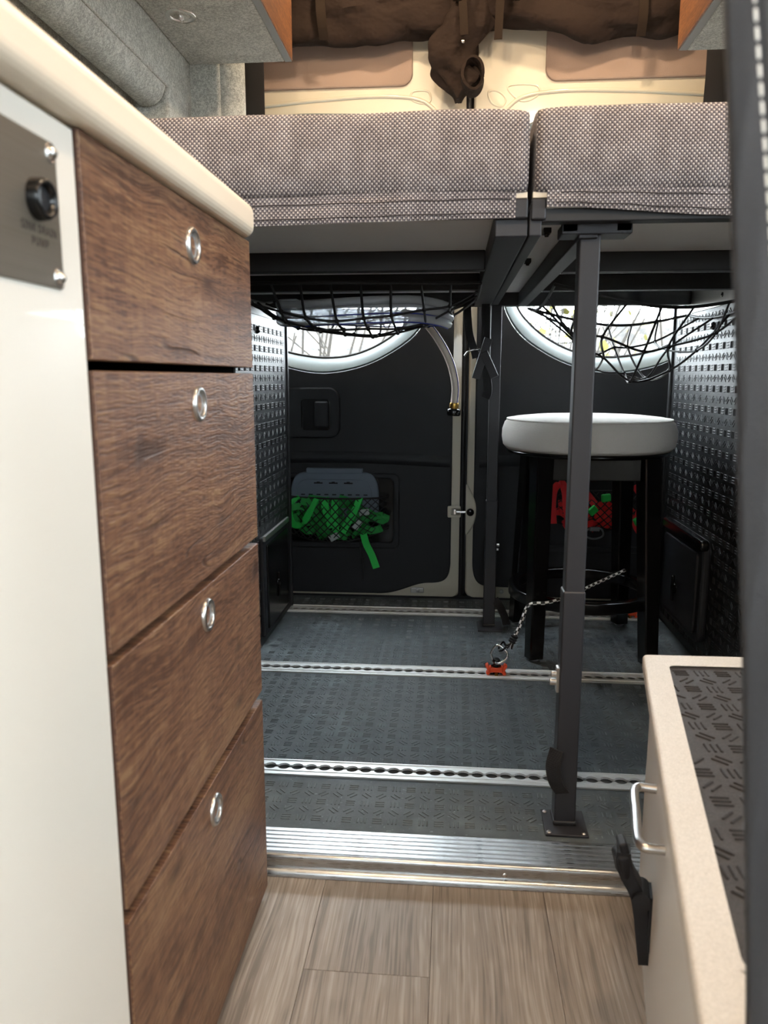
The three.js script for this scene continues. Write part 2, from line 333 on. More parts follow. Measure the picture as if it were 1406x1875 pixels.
{ // side walls of the load space: embossed rubber on board
  const l = structure('wall_left'), r = structure('wall_right');
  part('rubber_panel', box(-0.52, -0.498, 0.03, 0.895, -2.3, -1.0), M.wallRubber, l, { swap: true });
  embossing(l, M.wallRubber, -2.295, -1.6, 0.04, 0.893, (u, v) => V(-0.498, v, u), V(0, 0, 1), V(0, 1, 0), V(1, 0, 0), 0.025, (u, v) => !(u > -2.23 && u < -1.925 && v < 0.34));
  part('plain_strip', box(-0.52, -0.499, 0.895, 0.93, -2.3, -1.0, 0.002), M.blackSteel, l);
  part('edge_strip', box(-0.53, -0.492, 0.03, 0.95, -2.312, -2.298, 0.003), M.blackTube, l);
  part('bolt', [lathe([[0, 0.008], [0.006, 0.008], [0.009, 0.004], [0.01, 0]], [-0.498, 0.858, -1.963], [1, 0, 0], 12)], M.blackGloss, l);
  part('screw', [lathe([[0, 0.003], [0.004, 0.003], [0.005, 0]], [-0.499, 0.912, -2.22], [1, 0, 0], 10)], M.blackGloss, l);
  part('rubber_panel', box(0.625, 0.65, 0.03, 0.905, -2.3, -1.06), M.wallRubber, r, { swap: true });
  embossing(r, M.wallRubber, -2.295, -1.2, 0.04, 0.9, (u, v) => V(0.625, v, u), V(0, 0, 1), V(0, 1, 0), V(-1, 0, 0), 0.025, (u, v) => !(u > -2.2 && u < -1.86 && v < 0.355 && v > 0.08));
  part('plain_strip', box(0.624, 0.65, 0.905, 0.963, -2.3, -1.06, 0.002), M.satin, r);
  part('edge_strip', box(0.618, 0.66, 0.03, 0.975, -2.315, -2.298, 0.003), M.blackTube, r);
  for (const z of [-2.217, -1.922]) part('screw', lathe([[0, 0.002], [0.005, 0.002], [0.006, 0]], [0.624, 0.93, z], [-1, 0, 0], 12), M.blackGloss, r);
  part('bolt', lathe([[0, 0.008], [0.006, 0.008], [0.009, 0.004], [0.01, 0]], [0.625, 0.862, -1.97], [-1, 0, 0], 12), M.blackGloss, r);
  // upper side wall on the left: grey felt, a window niche under a soft bolster, and the rear pillar
  part('felt_panel', box(-0.72, -0.66, 1.395, 1.62, -2.02, 0.4, 0.004), M.felt, l);
  part('niche_back', box(-0.77, -0.745, 0.95, 1.5, -1.86, 0.4), M.felt, l);
  part('niche_jamb', box(-0.76, -0.661, 1.12, 1.42, -2.02, -1.852, 0.012), M.felt, l);
  { const s = new THREE.Shape(); s.moveTo(-0.665, 1.40); s.lineTo(-0.665, 1.392); s.bezierCurveTo(-0.672, 1.362, -0.69, 1.352, -0.71, 1.352); s.bezierCurveTo(-0.728, 1.352, -0.738, 1.362, -0.742, 1.38); s.lineTo(-0.748, 1.38); s.lineTo(-0.748, 1.42); s.lineTo(-0.665, 1.42); s.lineTo(-0.665, 1.40);
    part('bolster', extrude(s, 2.23, 0.0).translate(0, 0, -1.845), M.felt, l); }
  part('rear_pillar', [box(-0.82, -0.585, 1.12, 1.9, -2.1, -2.012, 0.012, 3)], M.felt, l);
  part('pillar_bend', [box(-0.7, -0.537, 1.12, 1.9, -2.11, -2.018, 0.05, 5)], M.felt, l);
  part('pillar', box(0.88, 0.95, 0.0, 1.95, -2.5, -2.06, 0.02), M.felt, r);
  part('outer_shell', [box(-0.95, -0.83, -0.06, 2.02, -2.6, -0.2), box(-0.95, -0.83, -0.06, 0.85, -0.2, 1.75), box(-0.95, -0.83, 1.55, 2.02, -0.2, 1.75), box(-0.95, -0.83, 0.85, 1.55, -0.2, 1.0)], M.felt, l);
  part('outer_shell', [box(0.95, 1.05, -0.06, 2.02, -2.6, -1.0), box(0.95, 1.05, -0.06, 0.75, -1.0, 1.75), box(0.95, 1.05, 1.55, 2.02, -1.0, 1.75), box(0.95, 1.05, 0.75, 1.55, -0.1, 0.7)], M.felt, r);
  const c = structure('ceiling'); part('headliner', box(-0.95, 1.05, 1.93, 2.02, -2.6, 1.75), M.felt, c);
  const w = structure('wall_front'); part('dashboard_wall', box(-0.95, 1.05, -0.06, 0.82, 1.65, 1.75), M.blackPlastic, w); part('roof_shelf', box(-0.95, 1.05, 1.6, 2.02, 1.65, 1.75), M.felt, w);
  const ws = structure('window_1'); part('pane', box(-0.84, 0.96, 0.81, 1.61, 1.69, 1.696), M.tint, ws);
  const sw = structure('window_2'); part('pane', box(0.985, 0.991, 0.74, 1.56, -1.01, -0.09), M.tint, sw); part('pane', box(0.985, 0.991, 0.74, 1.56, 0.69, 1.76), M.tint, sw);
  const sl = structure('window_3'); part('pane', box(-0.9, -0.894, 0.84, 1.56, 0.99, 1.76), M.tint, sl);
}
{ // aluminium nosing where the raised load floor ends
  const t = thing('step_nosing', 'ribbed aluminium step edge between the rubber load floor and the wood planks', 'step edge', [0.05, 0, -1.07]);
  const s = new THREE.Shape(), y = 0.03; s.moveTo(-1.104, 0.004); s.lineTo(-1.104, y + 0.002);
  let z = -1.102; for (let i = 0; i < 6; i++) { s.lineTo(z, y + 0.0025); s.lineTo(z + 0.0065, y + 0.0025); s.lineTo(z + 0.0075, y - 0.0005); s.lineTo(z + 0.0095, y - 0.0005); z += 0.0105; }
  s.lineTo(z, y + 0.0022); s.quadraticCurveTo(-1.0335, y + 0.002, -1.033, y - 0.004); s.lineTo(-1.034, 0.011); s.lineTo(-1.031, 0.0105); s.quadraticCurveTo(-1.026, 0.009, -1.025, 0.001); s.lineTo(-1.04, 0.0006); s.lineTo(-1.04, 0.004);
  part('ribbed_profile', extrude(s, 1.06).rotateY(-Math.PI / 2).scale(1, 1, 1).translate(0.66 - 0.06, 0, 0), M.aluminium, t);
  part('screw', [lathe([[0, 0.002], [0.0035, 0.002], [0.0045, 0]], [0.0865, 0.018, -1.0335], [0, 0, 1], 12)], M.chrome, t);
}
function cargoTrack(label, z0, z1) {                            // slotted rail let into the floor, along x
  const t = thing('cargo_track', label, 'cargo track', [0.05, 0.03, (z0 + z1) / 2], 'slotted cargo tracks across the load floor');
  const x0 = -0.497, x1 = 0.622, zc = z0 + (z1 - z0) * 0.42, y = 0.0315, pitch = 0.0254;
  const sh = poly([[x0, -z1], [x1, -z1], [x1, -z0], [x0, -z0]]);
  const up = [], dn = [], hw = 0.0042, R = 0.0112, ha = Math.asin(hw / R);
  for (let x = x0 + 0.018; x < x1 - 0.015; x += pitch) for (let k = 0; k <= 6; k++) { const a = Math.PI - ha - (Math.PI - 2 * ha) * k / 6; up.push([x + R * Math.cos(a), -zc + R * Math.sin(a)]); dn.push([x + R * Math.cos(a), -zc - R * Math.sin(a)]); }
  sh.holes.push(poly([...up, ...dn.reverse()]));
  part('slotted_plate', extrude(sh, 0.004).rotateX(-Math.PI / 2).translate(0, y - 0.004, 0), M.track, t);
  part('channel_bottom', box(x0, x1, 0.006, 0.0235, z0, z1), M.aluDark, t);
  part('flange_rib', [box(x0, x1, y - 0.001, y + 0.0018, z1 - 0.003, z1), box(x0, x1, y - 0.001, y + 0.0015, z1 - 0.016, z1 - 0.0135), box(x0, x1, y - 0.001, y + 0.0018, z0, z0 + 0.003)], M.track, t);
}
cargoTrack('aluminium slotted cargo track just behind the foot of the front bed post', -1.322, -1.268);
cargoTrack('aluminium slotted cargo track that holds the orange tie-down fitting', -1.817, -1.753);
cargoTrack('aluminium slotted cargo track nearest the rear doors, under the back stool legs', -2.309, -2.237);

// ---------------------------------------------------------------- rear doors; c = the line they are mirrored about
const CX = 0.04, GL = [[0.155, 0.946], [0.215, 0.88], [0.285, 0.835], [0.36, 0.808], [0.436, 0.8], [0.505, 0.806], [0.575, 0.822], [0.63, 0.85], [0.665, 0.93], [0.668, 1.1], [0.665, 1.35], [0.64, 1.428], [0.56, 1.465], [0.4, 1.47], [0.26, 1.456], [0.17, 1.408], [0.14, 1.33], [0.135, 1.15], [0.14, 1.02]];
const TR = [[0.112, 0.944], [0.157, 0.87], [0.24, 0.81], [0.325, 0.772], [0.436, 0.752], [0.52, 0.76], [0.6, 0.785], [0.665, 0.825], [0.695, 0.92], [0.697, 1.1], [0.694, 1.37], [0.67, 1.463], [0.58, 1.503], [0.4, 1.508], [0.24, 1.493], [0.135, 1.438], [0.105, 1.35], [0.1, 1.15], [0.102, 1.02]];
function rearDoor(name, side) {
  const d = structure(name, [CX, 0.03, -2.45]), X = (u) => CX + side * u, n = 180;
  const gl = curve2(GL, n).map(([u, y]) => [X(u), y]), tr = curve2(TR, n).map(([u, y]) => [X(u), y]);
  const rect = (u0, y0, u1, y1, r) => roundRect(Math.min(X(u0), X(u1)), y0, Math.max(X(u0), X(u1)), y1, r);
  // painted skin
  const skin = rect(0.008, 0.028, 0.77, 1.93, 0.03); skin.holes.push(poly(tr)); part('door_skin', extrude(skin, 0.05, 0.006).translate(0, 0, -2.492), M.cream, d);
  // black lower trim panel with the window cut out of it
  const s = new THREE.Shape(); const ue = side < 0 ? 0.04 : 0.03;
  s.moveTo(X(ue), 1.0); s.lineTo(X(ue), 0.16);
  if (side < 0) { s.bezierCurveTo(X(ue), 0.09, X(ue + 0.02), 0.083, X(ue + 0.07), 0.082); s.bezierCurveTo(X(0.16), 0.081, X(0.2), 0.045, X(0.27), 0.043); }
  else { s.bezierCurveTo(X(ue), 0.09, X(ue + 0.02), 0.078, X(ue + 0.05), 0.075); s.lineTo(X(0.2), 0.07); s.bezierCurveTo(X(0.24), 0.06, X(0.26), 0.043, X(0.3), 0.043); }
  s.lineTo(X(0.74), 0.043); s.lineTo(X(0.74), 1.25); s.lineTo(X(0.72), 1.25);
  // follow the window's lower outline back to the middle
  const low = curve2(TR, n).filter(([u, y]) => y < 1.02 && true).sort((a, b) => b[0] - a[0]);
  for (const [u, y] of low) s.lineTo(X(u), y);
  s.lineTo(X(ue), 1.0);
  part('trim_panel', extrude(s, 0.022, 0.004).translate(0, 0, -2.442), M.blackPlastic, d);
  // pressed line across the panel
  part('trim_crease', sheet(24, 4, (u, v) => V(X(0.045 + 0.69 * u), 0.46 + 0.035 * v + 0.012 * Math.sin(u * 3), -2.42 + 0.007 * Math.sin(Math.PI * v)), 0.002), M.blackPlastic, d);
  // bevelled window surround, its seal and the pane
  const rings = [[tr, -2.423], [tr.map((p, i) => mix(p, gl[i], 0.12)), -2.417], [tr.map((p, i) => mix(p, gl[i], 0.55)), -2.43], [gl, -2.462]].map(([c, z]) => c.map(([x, y]) => V(x, y, z)));
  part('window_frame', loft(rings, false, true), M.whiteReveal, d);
  part('window_seal', tube(gl.filter((_, i) => i % 3 === 0).map(([x, y]) => V(x, y, -2.462)), 0.0045, { closed: true, seg: 160, rad: 6 }), M.blackTube, d);
  part('pane', extrude(poly(gl), 0.004).translate(0, 0, -2.468), M.glass, d);
  // upper recessed panel and pressed ribs in the paint
  const up = side < 0 ? [0.172, 0.70] : [0.212, 0.72];
  part('upper_panel', extrude(rect(up[0], 1.582, up[1], 1.9, 0.035), 0.014, 0.004).translate(0, 0, -2.447), M.taupe, d);
  part('window_rib', tube([[X(0.09), 1.50, -2.442], [X(0.14), 1.54, -2.442], [X(0.24), 1.556, -2.442], [X(0.45), 1.552, -2.442], [X(0.68), 1.535, -2.442]], 0.006, { seg: 40 }), M.cream, d);
  if (side < 0) part('pressed_rib', tube([[X(0.125), 1.565, -2.443], [X(0.172), 1.566, -2.443], [X(0.178), 1.55, -2.443], [X(0.15), 1.535, -2.443], [X(0.12), 1.54, -2.443]], 0.0035, { closed: true, seg: 40 }), M.cream, d);
  else { part('pressed_rib', tube([[X(0.105), 1.572, -2.443], [X(0.19), 1.572, -2.443], [X(0.198), 1.555, -2.443], [X(0.17), 1.535, -2.443], [X(0.14), 1.535, -2.443]], 0.0035, { closed: true, seg: 40 }), M.cream, d);
    part('pressed_rib', tube([[X(0.05), 1.56, -2.443], [X(0.075), 1.562, -2.443], [X(0.1), 1.54, -2.443], [X(0.09), 1.52, -2.443], [X(0.06), 1.53, -2.443]], 0.0035, { closed: true, seg: 40 }), M.cream, d); }
  return { d, X };
}
{ const { d, X } = rearDoor('door_1', -1);
  // inside handle in its rounded housing
  const s = roundRect(-0.56, 0.55, -0.352, 0.708, 0.035); part('handle_housing', extrude(s, 0.022, 0.007, 3).translate(0, 0, -2.424), M.blackPlastic, d);
  part('handle_recess', extrude(roundRect(-0.475, 0.575, -0.382, 0.672, 0.012), 0.004, 0.0015).translate(0, 0, -2.404), M.blackGloss, d);
  part('handle', box(-0.43, -0.388, 0.585, 0.665, -2.402, -2.386, 0.006, 3), M.blackPlastic, d);
  part('pocket_frame', [0].map(() => { const f = roundRect(-0.60, 0.195, -0.165, 0.438, 0.02); f.holes.push(roundRect(-0.585, 0.215, -0.185, 0.423, 0.015)); return extrude(f, 0.014, 0.004).translate(0, 0, -2.424); }), M.blackPlastic, d);
  part('pocket_floor', extrude(roundRect(-0.585, 0.215, -0.185, 0.423, 0.015), 0.003).translate(0, 0, -2.4225), M.blackGloss, d);
  part('latch', [0].map(() => { const f = roundRect(-0.012, 0.3, 0.03, 0.337, 0.005); f.holes.push(roundRect(0.0, 0.308, 0.028, 0.329, 0.004)); return extrude(f, 0.012, 0.002).translate(0, 0, -2.425); }), M.cream, d);
  part('latch_bolt', [cyl([0.008, 0.318, -2.418], [0.045, 0.318, -2.418], 0.005), box(0.006, 0.016, 0.31, 0.327, -2.424, -2.412, 0.002)], M.chrome, d);
  part('lock_plate', [box(-0.128, -0.085, 0.048, 0.066, -2.425, -2.4195, 0.003), lathe([[0, 0.006], [0.006, 0.006], [0.007, 0]], [-0.105, 0.058, -2.42], [0, 0, 1], 12)], M.satin, d);
}
{ const { d } = rearDoor('door_2', 1);
  const s = new THREE.Shape(); s.moveTo(0.047, 0.41); s.bezierCurveTo(0.07, 0.37, 0.079, 0.35, 0.079, 0.325); s.bezierCurveTo(0.079, 0.29, 0.07, 0.265, 0.047, 0.24); s.lineTo(0.047, 0.41);
  part('striker_housing', extrude(s, 0.02, 0.005, 3).translate(0, 0, -2.436), M.cream, d);
  part('striker_knob', lathe([[0, 0.01], [0.008, 0.01], [0.012, 0.006], [0.012, 0]], [0.06, 0.318, -2.417], [0, 0, 1], 20), M.blackGloss, d);
  part('pocket_frame', [0].map(() => { const f = roundRect(0.25, 0.195, 0.66, 0.438, 0.02); f.holes.push(roundRect(0.27, 0.215, 0.645, 0.423, 0.015)); return extrude(f, 0.014, 0.004).translate(0, 0, -2.424); }), M.blackPlastic, d);
  part('lower_bolt', lathe([[0, 0.006], [0.006, 0.006], [0.007, 0]], [0.165, 0.06, -2.42], [0, 0, 1], 12), M.satin, d);
}
{ const t = structure('trim_1');
  part('weather_seal', [tube([[0.034, 0.04, -2.445], [0.034, 1.5, -2.445], [0.034, 1.9, -2.445]], 0.0085, { seg: 40 }), box(0.012, 0.056, 0.02, 1.93, -2.5, -2.47), box(-0.75, 0.8, -0.05, 0.036, -2.52, -2.443)], M.blackTube, t);
  part('door_sill', box(-0.72, 0.78, -0.02, 0.022, -2.47, -2.405, 0.004), M.blackPlastic, t);
  part('corner_fill', [box(-0.85, -0.7, -0.05, 1.95, -2.52, -2.47), box(0.79, 0.96, -0.05, 1.95, -2.52, -2.47), box(-0.85, 0.96, 1.9, 1.95, -2.52, -2.44)], M.blackPlastic, t);
}
// ---------------------------------------------------------------- access covers on the side walls
{ const t = thing('access_cover', 'black hinged access cover low on the side wall behind the drawers', 'access cover', [-0.498, 0.06, -2.08]);
  part('cover_frame', box(-0.5, -0.488, 0.055, 0.325, -2.225, -1.93, 0.004), M.blackPlastic, t);
  part('hinge_strip', box(-0.49, -0.482, 0.315, 0.33, -2.225, -1.93, 0.002), M.satin, t);
  part('cover_door', box(-0.492, -0.483, 0.07, 0.3, -2.205, -1.96, 0.003), M.blackGloss, t);
  part('latch', [lathe([[0, 0.006], [0.008, 0.006], [0.011, 0]], [-0.483, 0.172, -2.07], [1, 0, 0], 16), box(-0.483, -0.478, 0.13, 0.2, -2.074, -2.066, 0.002)], M.blackGloss, t);
}
{ const t = thing('access_cover', 'black moulded access box beside the stool with a rounded lip and a round latch', 'access cover', [0.625, 0.08, -2.02]);
  const r = (a, b, c, e, q, d0, d1, bev) => extrude(roundRect(a, b, c, e, q), d1, bev, 3).rotateY(-Math.PI / 2).translate(0.626 - d0, 0, 0);
  part('cover_frame', r(-2.195, 0.09, -1.865, 0.35, 0.03, 0, 0.022, 0.008), M.blackPlastic, t);
  part('top_lip', r(-2.2, 0.325, -1.86, 0.352, 0.012, 0.008, 0.022, 0.006), M.blackGloss, t);
  part('cover_door', r(-2.175, 0.11, -1.89, 0.315, 0.012, 0.02, 0.008, 0.003), M.blackPlastic, t);
  part('latch', [lathe([[0, 0.01], [0.012, 0.01], [0.016, 0]], [0.6, 0.185, -2.05], [-1, 0, 0], 20), box(0.588, 0.596, 0.15, 0.22, -2.054, -2.046, 0.003)], M.blackGloss, t);
}

// ================================================================ KITCHEN SIDE (left)
const XF = -0.2575;
{ const t = thing('drawer_cabinet', 'narrow cabinet of four dark oak drawers with round pulls', 'cabinet', [-0.5, 0, -0.765]);
  part('carcass', [box(-0.47, -0.279, 0.002, 0.905, -0.985, -0.975), box(-0.479, -0.465, 0.002, 0.905, -0.985, -0.545), box(-0.47, -0.28, 0.0, 0.03, -0.985, -0.545), box(-0.45, -0.284, 0.03, 0.738, -0.972, -0.56)], M.dark, t);
  const D = [[0.752, 0.9075, 0.867], [0.53, 0.7445, 0.713], [0.312, 0.521, 0.49], [0.012, 0.299, 0.264]];
  const R = rng(17);
  D.forEach(([y0, y1, yk]) => {
    const d = part('drawer', box(XF - 0.019, XF, y0, y1, -0.99, -0.541, 0.0012, 1), M.drawer, t, { off: [R() * 2, R() * 2] });
    part('edge_band', [box(XF - 0.019, XF - 0.002, y0 + 0.0005, y1 - 0.0005, -0.5414, -0.5402)], M.edgeBand, d);
    part('pull_ring', lathe([[0.0125, -0.006], [0.0125, 0.002], [0.0138, 0.0036], [0.0165, 0.0034], [0.0178, 0.0016], [0.018, 0]], [XF, yk, -0.77], [1, 0, 0], 40), M.satin, d);
    part('pull_button', lathe([[0, -0.0004], [0.0085, -0.0002], [0.0105, 0.0004], [0.0118, 0.0002], [0.0123, -0.005]], [XF, yk, -0.77], [1, 0, 0], 36), M.button, d);
  });
}
{ const t = thing('sink_cabinet', 'glossy off-white sink cabinet front next to the oak drawers', 'cabinet', [-0.5, 0, -0.1]);
  part('gloss_panel', box(XF - 0.022, XF - 0.003, 0.002, 0.906, -0.5392, 0.4, 0.0015), M.gloss, t);
  part('carcass', box(-0.66, XF - 0.026, 0.002, 0.9, -0.537, 0.4), M.dark, t);
}
{ const s = new THREE.Shape(), x1 = -0.2425, z1 = 0.995, r = 0.045;  // shape in (x, -z)
  s.moveTo(-0.655, -0.4); s.lineTo(x1, -0.4); s.lineTo(x1, z1 - r); s.absarc(x1 - r, z1 - r, r, 0, Math.PI / 2); s.lineTo(-0.655, z1); s.lineTo(-0.655, -0.4);
  const g = extrude(s, 0.037, 0.011, 5).rotateX(-Math.PI / 2).translate(0, 0.9085, 0);
  const t = tag(part('countertop', g, M.counter), 'thick cream solid-surface countertop with rounded edge above the drawers', 'countertop');
}
{ // control plate: brushed steel with a push button and two round-head screws
  const t = thing('control_plate', 'brushed steel switch plate with a black push button on the white cabinet', 'switch plate', [XF, 0.797, -0.45]);
  const xs = XF - 0.003, cv = document.createElement('canvas'); cv.width = 1024; cv.height = 1024; const g = cv.getContext('2d');
  g.fillStyle = '#7b7368'; g.fillRect(0, 0, 1024, 1024);
  const R = rng(3); for (let i = 0; i < 1400; i++) { g.fillStyle = `rgba(${R() < 0.5 ? '255,250,240' : '40,35,30'},${0.03 * R()})`; g.fillRect(0, R() * 1024, 1024, 1 + R() * 2); }
  g.fillStyle = '#3a342d'; g.font = 'bold 66px sans-serif'; g.textAlign = 'center';
  // plate spans z -0.51 .. -0.35 (u), y 0.797 .. 0.888 (v)
  const u = (z) => (z + 0.51) / 0.16 * 1024, v = (y) => (0.888 - y) / 0.091 * 1024;
  g.save(); g.translate(1024 - u(-0.483), v(0.8285)); g.scale(0.72, 1.25); g.fillText('SINK DRAIN', 0, 0); g.restore();
  g.save(); g.translate(1024 - u(-0.483), v(0.8205)); g.scale(0.72, 1.25); g.fillText('PUMP', 0, 0); g.restore();
  const tex = new THREE.CanvasTexture(cv); tex.colorSpace = THREE.SRGBColorSpace;
  const sh = roundRect(-0.51, 0.797, -0.35, 0.888, 0.004); let pg = flat(extrude(sh, 0.0016, 0.0004)); pg.rotateY(Math.PI / 2);           // local x -> -z
  const p = pg.attributes.position, uv = new Float32Array(p.count * 2);
  for (let i = 0; i < p.count; i++) { const X = p.getX(i); p.setZ(i, -p.getZ(i)); }
  { const a = p.array; for (let i = 0; i < p.count; i += 3) for (let k = 0; k < 3; k++) { const q = a[3 * (i + 1) + k]; a[3 * (i + 1) + k] = a[3 * (i + 2) + k]; a[3 * (i + 2) + k] = q; } pg.computeVertexNormals(); }
  for (let i = 0; i < p.count; i++) { uv[2 * i] = 1 - (p.getZ(i) + 0.51) / 0.16; uv[2 * i + 1] = (p.getY(i) - 0.797) / 0.091; }
  pg.setAttribute('uv', new THREE.BufferAttribute(uv, 2)); pg.translate(xs, 0, 0);
  M.plate = S({ map: tex, metalness: 0.9, roughness: 0.5 });
  part('plate', pg, M.plate, t, { keepUV: true });
  const b = part('push_button', lathe([[0.0075, 0.004], [0.0085, 0.0075], [0.011, 0.0085], [0.0125, 0.006], [0.0128, 0]], [xs + 0.0016, 0.8485, -0.482], [1, 0, 0], 40), M.blackGloss, t);
  part('button_face', lathe([[0, 0.0048], [0.007, 0.0046], [0.0078, 0.003]], [xs + 0.0016, 0.8485, -0.482], [1, 0, 0], 30), M.blackPlastic, b);
  for (const [y, z] of [[0.881, -0.5035], [0.804, -0.5035]]) part('screw', [lathe([[0, 0.0045], [0.0012, 0.0045], [0.0013, 0.003], [0.003, 0.003], [0.0045, 0.0008], [0.0046, 0]], [xs + 0.0016, y, z], [1, 0, 0], 20), lathe([[0.0046, 0], [0.0056, 0.0008], [0.0062, 0]], [xs + 0.0016, y, z], [1, 0, 0], 20)], M.chrome, t);
}
// overhead cabinets
{ const t = thing('overhead_cabinet', 'overhead cabinet above the countertop with grey felt underside and orange wood door', 'cabinet', [-0.53, 1.5, -0.9]);
  part('carcass', box(-0.658, -0.424, 1.502, 1.86, -2.004, 0.4), M.felt, t);
  part('felt_underside', box(-0.659, -0.4225, 1.4985, 1.504, -2.012, 0.4, 0.003), M.felt, t);
  part('edge_trim', box(-0.4215, -0.405, 1.4985, 1.52, -2.013, 0.4, 0.001), M.trimGrey, t);
  part('door', box(-0.42, -0.403, 1.5, 1.86, -2.013, 0.4, 0.001), M.orangeWood, t);
}
{ const t = thing('overhead_cabinet', 'overhead cabinet over the moulded access box, partly hidden by the black seat', 'cabinet', [0.63, 1.5, -0.9]);
  part('carcass', box(0.542, 0.94, 1.502, 1.86, -2.022, 0.4), M.felt, t);
  part('felt_underside', box(0.538, 0.9, 1.4985, 1.504, -2.032, 0.4, 0.003), M.felt, t);
  part('edge_trim', box(0.519, 0.537, 1.4985, 1.52, -2.03, 0.4, 0.001), M.trimGrey, t);
  part('door', box(0.515, 0.534, 1.5, 1.86, -2.03, 0.4, 0.001), M.orangeWood, t);
}
{ const t = thing('recessed_light', 'small round chrome spotlight let into the felt underside of the overhead cabinet', 'spotlight', [-0.591, 1.4985, -1.753]);
  part('trim_ring', lathe([[0.018, 0.012], [0.02, 0.0], [0.023, -0.0025], [0.031, -0.002], [0.0325, 0.0]], [-0.591, 1.4985, -1.753]), M.chrome, t);
  part('reflector', lathe([[0.019, 0.0], [0.012, 0.003], [0.006, 0.004], [0, 0.004]], [-0.591, 1.4985, -1.753]), M.satin, t);
  part('lamp', [lathe([[0, -0.008], [0.004, -0.008], [0.007, -0.005], [0.0075, 0.003]], [-0.591, 1.4985, -1.753]), box(-0.592, -0.59, 1.489, 1.5, -1.764, -1.742)], M.satin, t);
}
// ceiling lamps: glowing lens, metal ring, and the light itself just below
LAMPS.forEach(([x, z], i) => {
  const where = ['above the bed near the door covers, kitchen side', 'above the bed near the door covers, bench side', 'over the countertop end of the ceiling', 'over the seat end of the ceiling', 'behind the camera over the kitchen', 'behind the camera over the doorway'][i];
  const t = thing('ceiling_light', 'round warm ceiling downlight ' + where, 'ceiling light', [x, 1.93, z], 'warm ceiling downlights');
  part('ring', lathe([[0.03, 0.0], [0.031, -0.007], [0.036, -0.006], [0.038, 0]], [x, 1.93, z]), M.satin, t);
  part('lens', lathe([[0, -0.004], [0.03, -0.004], [0.03, 0]], [x, 1.93, z]), M.lens, t);
  const l = new THREE.PointLight(LAMP_COLOR, LAMP_CD * (z < -1.5 ? 0.5 : 1), 0, 2); l.position.set(x, 1.915, z); l.castShadow = true; l.shadow.radius = 1.2; scene.add(l);
});

